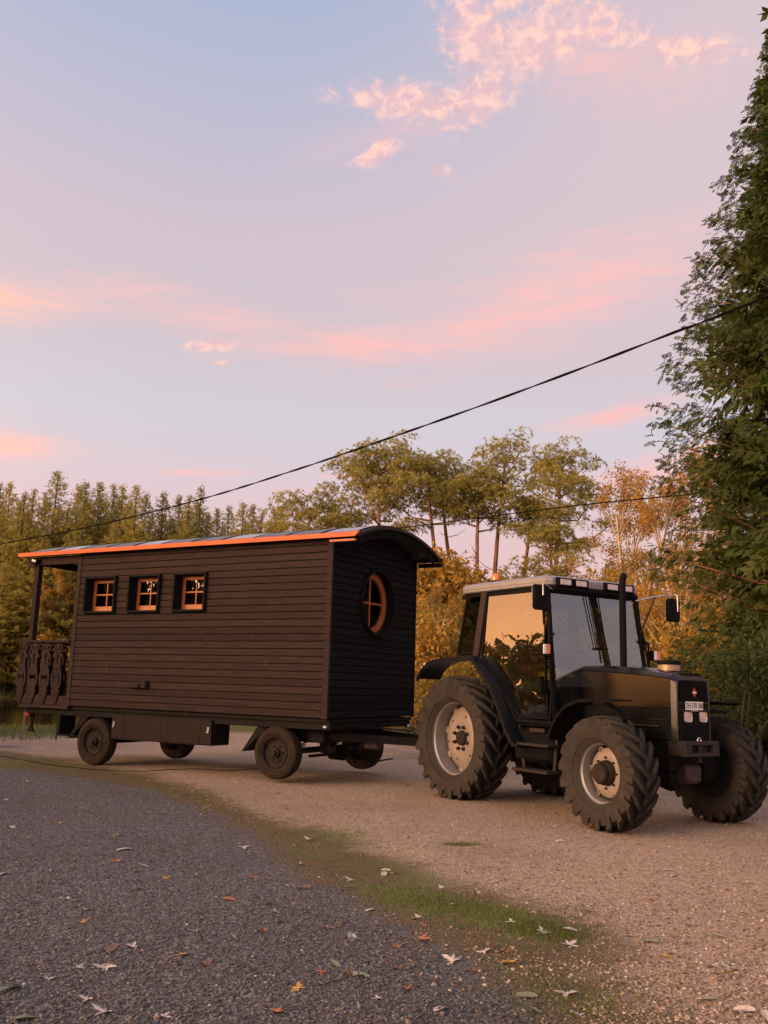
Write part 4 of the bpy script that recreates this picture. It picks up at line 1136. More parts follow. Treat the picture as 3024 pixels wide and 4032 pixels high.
def spruce_meshes(seed, h=20.0, r=3.4, dens=1.0):
    q = np.random.RandomState(seed); P = []; D = []; S = []; T = []
    nb = int(460 * dens)
    for i in range(nb):
        f = (i + q.rand()) / nb; z = h * (.08 + .915 * f)
        Lr = r * (1 - (z / h)) ** .93 * q.uniform(.62, 1.12) + .10
        a = q.rand() * 6.283; slope = -.35 + .75 * f + q.uniform(-.1, .1)
        nt = max(3, int(Lr / .36)); tt = q.rand()
        for j in range(nt):
            u = (j + .6) / nt; d0 = np.array((math.cos(a), math.sin(a), 0))
            p = d0 * Lr * u + np.array((0, 0, z + Lr * u * slope + .22 * Lr * (u ** 2)))
            for k in range(2):
                P.append(p + q.normal(0, .10, 3)); D.append(d0 + np.array((0, 0, slope + .25)) + q.normal(0, .35, 3)); S.append(q.uniform(.70, 1.15) * (.22 + .78 * (1 - f) ** .85))
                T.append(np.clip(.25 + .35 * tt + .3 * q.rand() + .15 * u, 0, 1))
    for e in (.25, .6, 1.0, 1.5, 2.1):
        for k in range(3):
            P.append(np.array((0, 0, h - e - .5))); D.append(np.array((0, 0, 1.)) + q.normal(0, .10 + e * .12, 3)); S.append(.5); T.append(q.rand())
    P, D = np.array(P), np.array(D)
    V, F = stamp(SPR_T[0], SPR_T[1], P, D, unit(P * (1, 1, 0) + 1e-6) * .8 + np.array((0, 0, .55)) + q.normal(0, .25, (len(P), 3)), np.array(S))
    w = Wood(); w.add([(0, 0, -.6), (0, 0, h * .5), (0, 0, h * .97)], [.24, .15, .03], 6)
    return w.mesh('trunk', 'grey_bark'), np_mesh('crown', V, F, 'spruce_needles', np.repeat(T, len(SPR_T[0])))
def ball_dirs(k, q, zmin=-.3):
    o = []
    while len(o) < k:
        v = q.normal(0, 1, 3); v /= np.linalg.norm(v)
        if v[2] > zmin: o.append(v)
    return np.array(o)
_q = np.random.RandomState(3)
TUFT = fan([((0, 0, 0), d, 1.0, .16, np.cross(d, _q.normal(0, 1, 3))) for d in ball_dirs(10, _q, -.15)])
def pine_meshes(seed, h, crown_lo, cw, lean=(0, 0), fork=False, clump=1.0, nl=15, sparse=1.0):
    """maritime pine: bare bent trunk, arching limbs, cloud-like clumps of needle tufts"""
    q = np.random.RandomState(seed); w = Wood(); P = []; N = []; T = []
    def trunk_at(f):
        return np.array((lean[0] * f + .25 * math.sin(f * 4 + seed), lean[1] * f + .2 * math.sin(f * 3 + seed * 2), h * f))
    fs = np.linspace(0, .95, 9)
    w.add([trunk_at(f) - np.array((0, 0, .5 if f == 0 else 0)) for f in fs], [.24 * (1 - .72 * f) for f in fs], 7)
    def clump_at(c, r):
        k = int(46 * r ** 2 * sparse); d = ball_dirs(k, q, -.55); rad = r * q.uniform(.45, 1.0, k) ** .6
        tt = q.rand() * .4
        for v, rr in zip(d, rad):
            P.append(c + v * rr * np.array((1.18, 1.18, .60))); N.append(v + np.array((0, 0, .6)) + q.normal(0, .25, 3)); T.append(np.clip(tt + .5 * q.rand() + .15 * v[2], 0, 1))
    for i in range(nl):
        f = crown_lo + (.97 - crown_lo) * (i + q.rand() * .6) / nl
        b = trunk_at(f); a = i * 2.4 + q.uniform(-.5, .5)
        g = (f - crown_lo) / (.97 - crown_lo)
        L = cw * (1.0 - .62 * g ** 1.6) * q.uniform(.55, 1.05)
        d = np.array((math.cos(a), math.sin(a), 0)); rise = (.25 + .45 * g) * L + q.uniform(-.2, .5)
        mid = b + d * L * .5 + np.array((0, 0, rise * .25)) + q.normal(0, .15, 3); end = b + d * L + np.array((0, 0, rise))
        w.add([b, mid, end], [.075 * (1 - .5 * g), .05, .022], 4)
        for k in range(3 + (L > 2)):
            u = q.uniform(.45, 1.0); o = b + (end - b) * u + q.normal(0, .1, 3)
            e = o + q.normal(0, .65, 3) * np.array((1, 1, .45)) + np.array((0, 0, .30))
            w.add([o, e], [.022, .010], 3); clump_at(e, q.uniform(.55, .95) * clump)
        clump_at(end, q.uniform(.6, 1.0) * clump)
    clump_at(trunk_at(.98), .8 * clump); clump_at(trunk_at(.93) + np.array((.3, 0, 0)), .8 * clump)
    for i in range(6):     # dead stubs on the bare trunk
        f = crown_lo * q.uniform(.45, 1.0); b = trunk_at(f); a = q.rand() * 6.28; L = q.uniform(.6, 2.2)
        w.add([b, b + np.array((math.cos(a) * L * .6, math.sin(a) * L * .6, .15 * L)), b + np.array((math.cos(a) * L, math.sin(a) * L, .45 * L))], [.035, .025, .010], 3)
    V, F = stamp(TUFT[0], TUFT[1], np.array(P), np.cross(np.array(N), q.normal(0, 1, (len(P), 3))), np.array(N), q.uniform(.20, .34, len(P)))
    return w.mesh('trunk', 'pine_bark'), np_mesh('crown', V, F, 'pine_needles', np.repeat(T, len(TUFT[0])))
def kite(n_, q, P, size, Lw=.55, flat=.0):
    """n leaf quads at P with random attitudes"""
    T = np.array([(0, 0, 0), (.5, Lw / 2, .04), (1, 0, 0), (.5, -Lw / 2, .04)], float)
    d = q.normal(0, 1, (n_, 3)); d[:, 2] -= .3; up = q.normal(0, 1, (n_, 3)); up[:, 2] += flat
    return stamp(T, np.array([(0, 1, 2, 3)]), P, d, up, size)
def birch_meshes(seed, h, spread, leaves, mat, bark='birch_bark', lsize=.16, up_=1.0):
    """slender branching tree with thin autumn leaves"""
    q = np.random.RandomState(seed); w = Wood(); tips = []
    def grow(p, d, L, r, lev):
        d = d / np.linalg.norm(d); k = 3; pts = [p]; x = p
        for i in range(k):
            d = d + q.normal(0, .10, 3) + np.array((0, 0, .04)); d /= np.linalg.norm(d); x = x + d * L / k; pts.append(x)
            if lev >= 2: tips.append(x)
        w.add(pts, [r * (1 - .45 * i / k) for i in range(k + 1)], 5 if lev < 2 else 3)
        if lev >= 4 or r < .006: return
        for i in range(4 if lev else 11):
            u = q.uniform(.30 if lev else .28, 1.0); b = pts[0] + 0
            idx = min(int(u * k), k - 1); b = pts[idx] + (pts[idx + 1] - pts[idx]) * (u * k - idx)
            s = q.normal(0, 1, 3); s[2] = abs(s[2]) * .4; s = s - d * (s @ d); s /= np.linalg.norm(s)
            grow(b, d * up_ + s * spread * q.uniform(.6, 1.1), L * (.52 if lev else .36) * q.uniform(.7, 1.15) * (1.15 - .4 * u), r * (.42 if lev else .36), lev + 1)
    grow(np.array((0, 0, -.4)), np.array((.03, .02, 1.0)), h * .92, h * .0095, 0)
    tips = np.array(tips); P = tips[q.randint(0, len(tips), leaves)] + q.normal(0, .16, (leaves, 3))
    V, F = kite(leaves, q, P, q.uniform(.6, 1.3, leaves) * lsize)
    return w.mesh('trunk', bark), np_mesh('crown', V, F, mat, np.repeat(q.rand(leaves), 4))
def shrub_meshes(seed, w_, h, leaves, lsize, mat, bark='grey_bark', Lw=.55):
    q = np.random.RandomState(seed); wd = Wood(); P = []
    nl = 13
    for i in range(nl):
        a = q.rand() * 6.28; rr = math.sqrt(q.rand()) * w_ * .36; top = np.array((math.cos(a) * rr, math.sin(a) * rr, h * q.uniform(.35, .86)))
        b = np.array((math.cos(a) * rr * .2, math.sin(a) * rr * .2, -.2))
        wd.add([b, (b + top) / 2 + q.normal(0, .08 * w_, 3) * .5, top], [.035 * h / 3, .025 * h / 3, .010 * h / 3], 4)
        k = leaves // nl; R_ = q.uniform(.17, .30) * w_; d = unit(q.normal(0, 1, (k, 3))) * (q.rand(k, 1) ** .45) * np.array((R_, R_, R_ * .85 * min(1.4, h / w_)))
        P.append(top + d)
        for j in range(3):
            e = top + unit(q.normal(0, 1, 3)) * R_ * .8; wd.add([top - (0, 0, .2 * h * q.rand()), e], [.012 * h / 3, .005], 3)
    P = np.concatenate(P); P[:, 2] = np.maximum(P[:, 2], .02)
    V, F = kite(len(P), q, P, q.uniform(.6, 1.3, len(P)) * lsize, Lw, .3)
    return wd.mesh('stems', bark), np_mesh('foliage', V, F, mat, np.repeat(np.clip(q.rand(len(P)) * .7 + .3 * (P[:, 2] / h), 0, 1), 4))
def plant(name, label, cat, meshes, x, y, group=None, scale=1.0, rz=None, z=None, sz=None):
    o = thing(name, label, cat, (x, y, ground_z(x, y) if z is None else z), rnd.uniform(0, 6.28) if rz is None else rz, group, (scale, scale, sz or scale))
    for me in meshes: link(me.name.split('.')[0], me, o)
    return o
ORD = ['first', 'second', 'third', 'fourth', 'fifth', 'sixth', 'seventh', 'eighth', 'ninth', 'tenth', 'eleventh', 'twelfth', 'thirteenth', 'fourteenth', 'fifteenth', 'sixteenth',
       'seventeenth', 'eighteenth', 'nineteenth', 'twentieth', 'twenty-first', 'twenty-second', 'twenty-third', 'twenty-fourth', 'twenty-fifth', 'twenty-sixth', 'twenty-seventh', 'twenty-eighth', 'twenty-ninth', 'thirtieth', 'thirty-first', 'thirty-second', 'thirty-third', 'thirty-fourth']

# ---------------------------------------------------------------- spruces beyond the pond
SPV = [spruce_meshes(s, 20, r, d) for s, r, d in ((1, 5.2, 1.0), (2, 5.9, 1.05), (3, 4.6, .95), (4, 5.4, 1.1))]
q0 = np.random.RandomState(99)
tops = [(-38.4, 20.2), (-37.3, 20.4), (-35.8, 19.4), (-34.9, 19.8), (-32.7, 21.6), (-30.5, 20.3), (-29.8, 20.6), (-28.4, 20.6), (-27.0, 20.5), (-26.1, 20.4), (-24.7, 20.4), (-23.7, 19.6), (-22.0, 19.8),
        (-20.4, 19.5), (-19.4, 19.6), (-18.3, 20.5), (-16.5, 18.3), (-15.4, 18.6), (-14.0, 19.0), (-13.0, 18.8), (-12.1, 18.1), (-10.9, 18.6), (-10.3, 18.7)]
for i, (x, zt_) in enumerate(tops):
    y = 106 + [0, 3, -2, 2][i % 4]
    xx = x * y / 90; ztop = (zt_ - 1.42) * y / 90 + 1.42
    g0 = ground_z(xx, y); h = ztop - g0
    lab = ORD[i] + ' spruce from the left in the pointed row beyond the pond'
    if i == 4: lab = 'tallest broad spruce standing above the row beyond the pond, fifth from the left'
    o = plant('spruce_tree', lab, 'tree', SPV[(i * 7 + i // 3) % 4], xx, y, 'spruces in the row beyond the pond', (h / 20) * (1.25 if i == 4 else rnd.uniform(.95, 1.2)), None, None, h / 20)
for i, x in enumerate(np.linspace(-38.5, -9.8, 24)):
    y = 111.5 + [0, 1.5, -1][i % 3]; xx = x * y / 90 + q0.uniform(-.6, .6); h = (float(np.interp(x, [a for a, _ in tops], [b for _, b in tops])) - 1.42 - q0.uniform(.9, 3.2)) * y / 90 + 1.42 - ground_z(xx, y)
    plant('spruce_tree', ORD[i] + ' from the left of the lower spruces filling the gaps behind the pointed row', 'tree', SPV[(i * 3 + 2) % 4], xx, y, 'lower spruces behind the row beyond the pond', (h / 20) * q0.uniform(1.0, 1.25), None, None, h / 20)
front = [(-37.0, 12.0, 1.9), (-33.5, 15.2, 1.5), (-30.3, 15.2, 1.4), (-26.6, 16.6, 1.3), (-24.6, 15.0, 1.3), (-21.0, 15.4, 1.3), (-18.0, 14.6, 1.2), (-15.5, 15.2, 1.2), (-12.8, 14.5, 1.2), (-28.5, 12.0, 1.2), (-23.0, 12.4, 1.2), (-19.2, 12.2, 1.2),
         (-34.8, 11.0, 1.3), (-10.4, 14.0, 1.2)]
front.sort()
for i, (x, zt_, wide) in enumerate(front):
    y = 99.5 + [0, 1.5, .8][i % 3]
    xx = x * y / 90; h = (zt_ - 1.42) * y / 90 + 1.42 - ground_z(xx, y)
    plant('spruce_tree', ORD[i] + ' from the left of the shorter yellowish conifers in front of the spruce row', 'tree', SPV[(i * 5 + 1) % 4], xx, y, 'shorter conifers on the far shore of the pond',
          (h / 20) * wide, None, None, h / 20)
SHV = [shrub_meshes(11, 5, 4, 3600, .22, 'olive_leaves'), shrub_meshes(12, 5, 4.4, 3400, .20, 'autumn_leaves'), shrub_meshes(13, 5, 3.6, 3600, .22, 'olive_leaves'), shrub_meshes(14, 4.5, 4.6, 3200, .2, 'autumn_leaves')]
bro = birch_meshes(31, 12, .75, 5200, 'autumn_leaves', lsize=.24)
plant('birch_tree', 'golden birch with a pale trunk seen through the caravan porch', 'tree', bro, -35.2, 98.3, None, .93)
shore = [(-41.5, 97.6, 1.9, 0), (-38.6, 97.4, 1.7, 2), (-35.8, 96.9, 1.0, 1), (-33.4, 97.2, 1.5, 3), (-30.6, 97.3, 1.5, 0), (-27.5, 97.5, 1.5, 1), (-24.2, 97.3, 1.6, 2), (-20.4, 97.4, 1.5, 0), (-17, 97.0, 1.5, 3), (-13.6, 97.2, 1.5, 2)]
for i, (x, y, s, v) in enumerate(shore):
    plant('shore_bush', ORD[i] + ' bush from the left along the far shore of the pond, ' + ('russet' if v % 2 else 'olive'), 'bush', SHV[v], x, y, 'bushes on the far shore of the pond', s, None, max(ground_z(x, y), -.9))

# ---------------------------------------------------------------- maritime pines behind the tractor
PY = 60
pines = [  # x, y, height, crown start, crown width, lean, clump, limbs, sparse, label
    (-5.4, 61, 14.3, .62, 3.0, (.4, 0), 1.0, 11, 1.0, 'low dense pine rising just behind the caravan roof, leftmost of the pines'),
    (-3.2, 62, 13.2, .60, 2.5, (.2, 0), .95, 9, 1.0, 'second low pine over the caravan roof, beside the leftmost one'),
    (-.4, 60, 17.2, .60, 3.4, (-.2, 0), 1.05, 19, 1.0, 'large full crowned pine crossed by the overhead cable'),
    (3.9, 60, 16.2, .68, 2.6, (-1.0, 0), .95, 13, .95, 'pine with a thin leaning trunk right of the large cable-crossed pine'),
    (5.2, 63, 16.9, .72, 2.3, (-1.4, 0), .9, 9, .9, 'slim pine leaning left in the middle of the pine group'),
    (6.3, 60, 16.0, .66, 2.2, (.2, 0), .95, 13, 1.0, 'pine with a straight reddish trunk above the orange beacon'),
    (7.3, 61, 18.2, .62, 2.5, (.7, 0), .85, 16, .75, 'tallest pine with a small narrow spire of a top'),
    (8.6, 62, 14.4, .74, 1.8, (1.0, 0), .85, 7, .9, 'bent pine with its trunk curving over to the right'),
    (10.6, 60, 17.0, .58, 3.6, (1.0, 0), 1.0, 18, .95, 'broad flat topped pine, rightmost of the tall pines'),
    (10.9, 57, 11.6, .55, 2.6, (.2, 0), .95, 12, 1.0, 'shorter pine below the broad flat topped one, above the cab roof'),
    (1.6, 52, 9.0, .75, 1.2, (.1, 0), .7, 4, .6, 'slender pine with a bare red trunk between caravan and tractor')]
for i, (x, y, h, lo, cw, lean, clump, nl, spz, lab) in enumerate(pines):
    x = x * y / 60
    plant('pine_tree', lab, 'tree', pine_meshes(41 + i, h - .8, min(.8, lo + .06), cw, lean, False, clump, nl, spz), x, y, 'tall pines behind the tractor', 1.0, 0.0, ground_z(x, y) + .3)
# ---------------------------------------------------------------- autumn birches and undergrowth behind the tractor
BV = [birch_meshes(51, 12, .70, 5200, 'autumn_leaves', lsize=.15), birch_meshes(52, 11, .8, 4800, 'autumn_leaves', lsize=.15), birch_meshes(53, 10, .85, 5200, 'olive_leaves', lsize=.16)]
bir = [(14.2, 52, 1.08, 0), (16.2, 55, 1.18, 1), (18.6, 53, 1.2, 0), (20.6, 57, 1.30, 1), (12.3, 47, .9, 2), (9.2, 48, .52, 1), (6.6, 50, .46, 2), (4.2, 49, .48, 0), (2.6, 45, .48, 1), (11.0, 33, .62, 1), (13.2, 41, .85, 0), (15.6, 45, .95, 2), (18.2, 46, 1.0, 1), (1.9, 38, .55, 2)]
bir.sort(key=lambda b: b[0] / b[1])
for i, (x, y, s, v) in enumerate(bir):
    plant('birch_tree', ORD[i] + ' from the left of the thin orange birches behind the tractor', 'tree', BV[v], x, y, 'thin autumn birches behind the tractor', s)
und = []
q = np.random.RandomState(77)
for (y, h, st, n_) in ((54, 1.75, 2.6, 13), (46, 1.35, 2.3, 12), (38, .95, 1.9, 11), (31, .62, 1.5, 11)):
    for i in range(n_):
        x = (-.02 + .50 * (i + q.uniform(-.3, .3)) / n_) * y
        if y < 35 and x / y < .06 : continue
        und.append((x, y + q.uniform(-2, 2), h * q.uniform(.8, 1.2), q.randint(0, 4)))
und.sort(key=lambda b: b[1])
FAR = {31: 'nearest', 38: 'second', 46: 'third', 54: 'farthest'}
cnt = {}
for x, y, s, v in sorted(und, key=lambda b: b[0] / b[1]):
    row = min(FAR, key=lambda r: abs(r - y)); cnt[row] = cnt.get(row, 0) + 1
    plant('undergrowth_bush', ('orange ' if v % 2 else 'olive ') + 'bush, number ' + ORD[cnt[row] - 1] .replace('first', 'one') + ' from the left in the ' + FAR[row] + ' rank of scrub behind the tractor' if False else
          ('orange' if v % 2 else 'olive') + ' bush, ' + ORD[cnt[row] - 1] + ' from the left in the ' + FAR[row] + ' rank of scrub', 'bush', SHV[v], x, y, 'scrub behind the tractor', s)
# ---------------------------------------------------------------- green shrubs near the tractor
GS = [shrub_meshes(21, 3.2, 2.6, 5200, .10, 'green_leaves', Lw=.45), shrub_meshes(22, 2.6, 1.9, 4200, .09, 'green_leaves', Lw=.42)]
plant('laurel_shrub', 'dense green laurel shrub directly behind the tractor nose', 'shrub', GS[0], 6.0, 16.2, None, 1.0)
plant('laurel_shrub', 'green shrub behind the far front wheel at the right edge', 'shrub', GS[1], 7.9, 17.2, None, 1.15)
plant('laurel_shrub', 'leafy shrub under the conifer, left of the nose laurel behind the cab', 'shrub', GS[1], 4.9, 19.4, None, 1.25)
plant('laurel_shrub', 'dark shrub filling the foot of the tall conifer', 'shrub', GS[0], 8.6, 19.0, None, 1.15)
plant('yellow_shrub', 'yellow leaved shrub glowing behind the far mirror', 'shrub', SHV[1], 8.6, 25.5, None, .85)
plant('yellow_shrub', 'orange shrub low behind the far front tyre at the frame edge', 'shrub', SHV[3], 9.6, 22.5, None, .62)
plant('weed_clump', 'green weeds between the caravan drawbar and the tractor wheel', 'weeds', shrub_meshes(23, 1.6, .8, 1500, .09, 'green_leaves'), 1.3, 20.3, None, 1.0)
plant('weed_clump', 'green weeds seen under the front of the caravan', 'weeds', shrub_meshes(24, 1.6, .5, 1100, .08, 'green_leaves'), -.9, 21.5, None, 1.0)
plant('weed_clump', 'tall weeds behind the rear mudguard of the tractor', 'weeds', shrub_meshes(25, 2.0, 1.5, 2200, .10, 'olive_leaves'), 1.9, 23.0, None, 1.0)
# trees off to the left that the cab glass mirrors
for i, (x, y, s) in enumerate(((-12.4, 17.6, 1.10), (-15.8, 18.4, 1.3), (-10.4, 17.9, .80))):
    plant('olive_tree', ['bushy tree left of the drive, mirrored in the cab door', 'taller bushy tree on the left bank, mirrored in the cab door', 'small bushy tree at the left bank edge, mirrored in the cab door'][i], 'tree',
          SHV[0 if i else 2], x, y, None, s)
for i, (x, y, s) in enumerate(((-28.5, 9.6, 1.35), (-27, 7.2, 1.4), (-29, 4.6, 1.5), (-27, 1.5, 1.5), (-30, -4, 1.7), (-28, -10, 1.6))):
    plant('olive_tree', ORD[i] + ' bushy tree of the belt left of the drive, counted towards the viewer', 'tree', SHV[i % 4], x, y, 'trees of the belt left of the drive', s)
# ---------------------------------------------------------------- the great conifer on the right: drooping fern-like sprays
def thuja_meshes(seed=9):
    q = np.random.RandomState(seed)
    lf = []
    for i in range(4):
        u = .06 + i / 4 * .94; L = .50 * (1 - u * .5)
        for s in (-1, 1):
            lf.append(((u, 0, -.26 * u * u), (.66, s * .75, -.30), L, .17, (0, s * .3, 1)))
    lf.append(((.0, 0, 0), (1, 0, -.12), .6, .07, (0, 0, 1))); lf.append(((.5, 0, -.05), (1, 0, -.40), .62, .10, (0, 0, 1)))
    T, TF = fan(lf)
    prof = [(0.2, 2.6), (1.2, 3.3), (2.6, 3.9), (3.9, 4.30), (5.4, 4.15), (8.1, 4.10), (10.6, 3.65), (12, 3.30), (14.1, 2.65), (15.3, 2.1), (17.5, 1.45), (19.2, .75), (20.6, .1)]
    zs = [a for a, _ in prof]; rr = [b for _, b in prof]
    P = []; D = []; U = []; S = []; TT = []; w = Wood()
    w.add([(0, 0, -.4), (0, 0, 8), (0, 0, 14), (0, 0, 20)], [.38, .27, .15, .03], 8)
    nb = 1500
    for i in range(nb):
        z = 20.3 * (i + q.rand()) / nb; r = float(np.interp(z, zs, rr)) * q.uniform(.87, 1.03) * (1.0 + .09 * smooth01((13 - z) / 4))
        a = q.rand() * 6.283; d0 = np.array((math.cos(a), math.sin(a), 0)); side = np.array((-d0[1], d0[0], 0))
        base = np.array((0, 0, max(.2, z - r * .18)))
        if i % 3 == 0: w.add([base, base + d0 * r * .5 + (0, 0, r * .02), base + d0 * r * .95 + (0, 0, r * .16)], [.035, .022, .008], 3)
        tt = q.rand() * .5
        for k in range(31):
            inner = k > 26
            u = q.uniform(.25, .70) if inner else 1 - .42 * q.rand() ** 1.2
            sp_ = (.07 + .60 * (1.02 - u)) * min(1.0, r / 2.5)
            p = base + d0 * r * u + np.array((0, 0, r * (.22 * u * u) - .30 * r * max(0, u - .8))) + side * q.normal(0, sp_) + np.array((0, 0, q.normal(0, .06 + .25 * (1 - u))))
            dd = d0 * (.5 + .5 * q.rand()) + side * q.normal(0, .6) + np.array((0, 0, q.uniform(-1.0, .35)))
            P.append(p); D.append(dd); U.append(q.normal(0, .45, 3) + np.array((0, 0, 1)) * .7 + d0 * .6); S.append(q.uniform(.55, .95) if inner else q.uniform(.11, .24))
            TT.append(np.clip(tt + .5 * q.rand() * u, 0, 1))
    V, F = stamp(T, TF, np.array(P), np.array(D), np.array(U), np.array(S))
    # tips droop
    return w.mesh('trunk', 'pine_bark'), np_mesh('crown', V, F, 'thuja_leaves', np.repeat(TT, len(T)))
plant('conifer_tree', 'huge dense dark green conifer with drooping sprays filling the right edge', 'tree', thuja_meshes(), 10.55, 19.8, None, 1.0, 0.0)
# ---------------------------------------------------------------- far woods as masses
def mass(name, mat, x0, x1, y0, y1, h0, h1, n_, ls, seed):
    q = np.random.RandomState(seed)
    x = q.uniform(x0, x1, n_); y = q.uniform(y0, y1, n_)
    hh = h0 + (h1 - h0) * (.5 + .5 * np.sin(x * .9 + 2 * np.sin(y * .5 + x * .13)) * np.sin(x * .37 + 1.3))
    z = np.array([max(ground_z(a, b), -.6) for a, b in zip(x, y)]) + hh * q.rand(n_) ** .8
    V, F = kite(n_, q, np.stack([x, y, z], 1), q.uniform(.6, 1.4, n_) * ls, .6)
    me = np_mesh(name, V, F, mat, np.repeat(q.rand(n_), 4))
    return me
link('far_woods', mass('far_woods', 'olive_leaves', -14, 45, 66, 76, 5, 10.5, 34000, .55, 1), None, kind='stuff', label='warm olive mass of woodland behind the pines')
link('far_woods', mass('far_woods', 'spruce_needles', -64, -8, 110, 118, 13, 19, 34000, 1.0, 2), None, kind='stuff', label='dark mass of conifer forest behind the spruce row')
link('far_woods', mass('far_woods', 'olive_leaves', -76, -66, -20, 112, 2.5, 5.0, 14000, .8, 5), None, kind='stuff', label='low scrub along the left shore of the pond, out of the frame')
link('glow_blocker', mass('glow_blocker', 'olive_leaves', -31, -27, 1, 11.5, 4.5, 6.5, 14000, .30, 8), None, kind='stuff', label='unseen leaf mass added on the left to keep the sunset glow out of the caravan panes')  # added out of view so the panes mirror dark leaves, not the glow
link('undergrowth', mass('undergrowth', 'autumn_leaves', -2, 28, 30, 60, .3, 1.6, 26000, .22, 3), None, kind='stuff', label='russet bracken and scrub on the ground behind the tractor')

# ================================================================ ground
DARK = [(-40, 30), (-12, 18.5), (-5.7, 14.47), (-4.71, 14.03), (-3.12, 12.6), (-2.01, 10.97), (-1.32, 9.53), (-.6, 7.54), (-.14, 6.72), (.21, 5.84), (.48, 5.13), (.66, 4.71), (.81, 4.35), (1.6, 2.2), (2.4, -4), (2.4, -60)]
TAN = [(-40, 40), (-12, 23), (-7.08, 17.89), (-5.0, 15.53), (-3.49, 14.05), (-1.62, 10.85), (-.88, 9.62), (-.03, 8.23), (.33, 7.32), (.91, 6.51), (1.23, 5.95), (1.11, 5.28), (1.07, 4.96), (1.12, 4.37), (1.9, 2.2), (2.8, -4), (2.8, -60)]
def seg_signed(poly, X, Y):
    """signed distance to a polyline: positive on its right-hand (far/right) side"""
    best = np.full(X.shape, 1e9); sg = np.zeros(X.shape)
    for (x0, y0), (x1, y1) in zip(poly[:-1], poly[1:]):
        ux, uy = x1 - x0, y1 - y0; L2 = ux * ux + uy * uy
        t = np.clip(((X - x0) * ux + (Y - y0) * uy) / L2, 0, 1)
        ddx, ddy = X - (x0 + t * ux), Y - (y0 + t * uy); d2 = ddx * ddx + ddy * ddy
        m = d2 < best; best = np.where(m, d2, best)
        sg = np.where(m, -(ux * ddy - uy * ddx), sg)
    return np.sqrt(best) * np.where(-sg > 0, 1, -1)
def grid_lines(lo, hi, marks):
    o = [lo]
    while o[-1] < hi:
        x = o[-1]; st = marks(x); o.append(min(hi, x + st))
    return np.array(o)
gx = grid_lines(-300, 300, lambda x: .12 if -7 < x < 6 else (.5 if -16 < x < 14 else (2.0 if -75 < x < 60 else 30)))
gy = grid_lines(-120, 500, lambda y: .12 if 3 < y < 17 else (.4 if 0 <= y < 36 else (1.5 if 0 < y < 130 else 20)))
X, Y = np.meshgrid(gx, gy)
Z = np.vectorize(ground_z)(X, Y)
dk = seg_signed(DARK, X, Y); tn = seg_signed(TAN, X, Y)
dark = np.clip(.5 - dk / .7, 0, 1)
tan = np.clip(.5 + tn / .9, 0, 1.6)
def bump2(cx, cy, rx, ry, rot=0):
    c, s = math.cos(rot), math.sin(rot); a = ((X - cx) * c + (Y - cy) * s) / rx; b = (-(X - cx) * s + (Y - cy) * c) / ry
    return np.exp(-(a * a + b * b) ** 1.3)
green = np.maximum.reduce([bump2(.55, 6.45, .85, .34, -.75), bump2(.98, 5.85, .34, .28, -.6), .6 * bump2(-.42, 9.2, .7, .5, -.9), .55 * bump2(.0, 7.8, 1.0, .40, -.85), .75 * bump2(.80, 8.86, .16, .10, 0), .45 * bump2(.9, 4.6, .35, .5, 0),
                           .5 * bump2(-5.2, 15.2, 1.6, .7, -.6), .35 * bump2(-2.7, 12.6, .8, .5, -.8)])
pd = np.vectorize(pond_d)(X, Y)
bank = np.clip(1.25 - np.abs(pd - 1.02) / .06, 0, 1) + np.clip((Y - 24) / 6, 0, 1) * (X > -9) + (Y > 97)
bank = np.clip(bank, 0, 1)
road = np.exp(-(((Y - (19.7 - (X + 9) * .30)) / .60) ** 2)) * np.clip((-6.4 - X) / 1.2, 0, 1) * (X > -30) * .8
ny, nx = X.shape
V = np.stack([X.ravel(), Y.ravel(), Z.ravel()], 1)
ii = np.arange(ny * nx).reshape(ny, nx)
F = np.stack([ii[:-1, :-1].ravel(), ii[:-1, 1:].ravel(), ii[1:, 1:].ravel(), ii[1:, :-1].ravel()], 1)
m, t = new_mat('drive_gravel')
def att(nm): return t.node('ShaderNodeAttribute', attribute_name=nm).outputs['Fac']
pos = t.node('ShaderNodeNewGeometry').outputs['Position']
fa, _ = t.noise(pos, 1.1, 7, .68); fl, _ = t.noise(pos, .33, 4, .6); fb, _ = t.noise(pos, 38, 4, .7); fc, _ = t.noise(pos, 7, 6, .72); fd, _ = t.noise(pos, 120, 2, .6)
vo = t.node('ShaderNodeTexVoronoi'); t.put(vo.inputs['Vector'], pos); vo.inputs['Scale'].default_value = 52
vcol = _sep(t, vo.outputs['Color'])
edge = t.m('MULTIPLY', t.m('SUBTRACT', fc, .5), 1.3); edge2 = t.m('MULTIPLY', t.m('SUBTRACT', fa, .5), 1.3)
jit = t.m('ADD', edge, edge2)
wd_ = t.sstep(t.m('ADD', att('dark'), jit), .25, .75); wt_ = t.sstep(t.m('ADD', t.m('ADD', att('tan'), -.22), jit), .2, .8)
tanc = t.mix(t.sstep(vcol[0], .1, .9), (.56, .41, .29), (.32, .228, .158)); tanc = t.mix(t.m('MULTIPLY', t.sstep(vcol[1], .82, .95), .8), tanc, (.60, .47, .36))
tanc = t.mix(t.m('MULTIPLY', t.sstep(fa, .5, .8), .45), tanc, (.26, .17, .11))
darkc = t.mix(t.sstep(vcol[0], .1, .9), (.088, .085, .085), (.172, .164, .162)); darkc = t.mix(t.m('MULTIPLY', t.sstep(vcol[1], .86, .97), .7), darkc, (.34, .32, .32))
darkc = t.mix(t.m('MULTIPLY', t.sstep(fa, .48, .75), .5), darkc, (.115, .090, .072))
moss = t.mix(t.sstep(fb, .35, .65), (.135, .098, .048), (.23, .160, .088)); moss = t.mix(t.sstep(fc, .38, .62), moss, (.125, .102, .046))
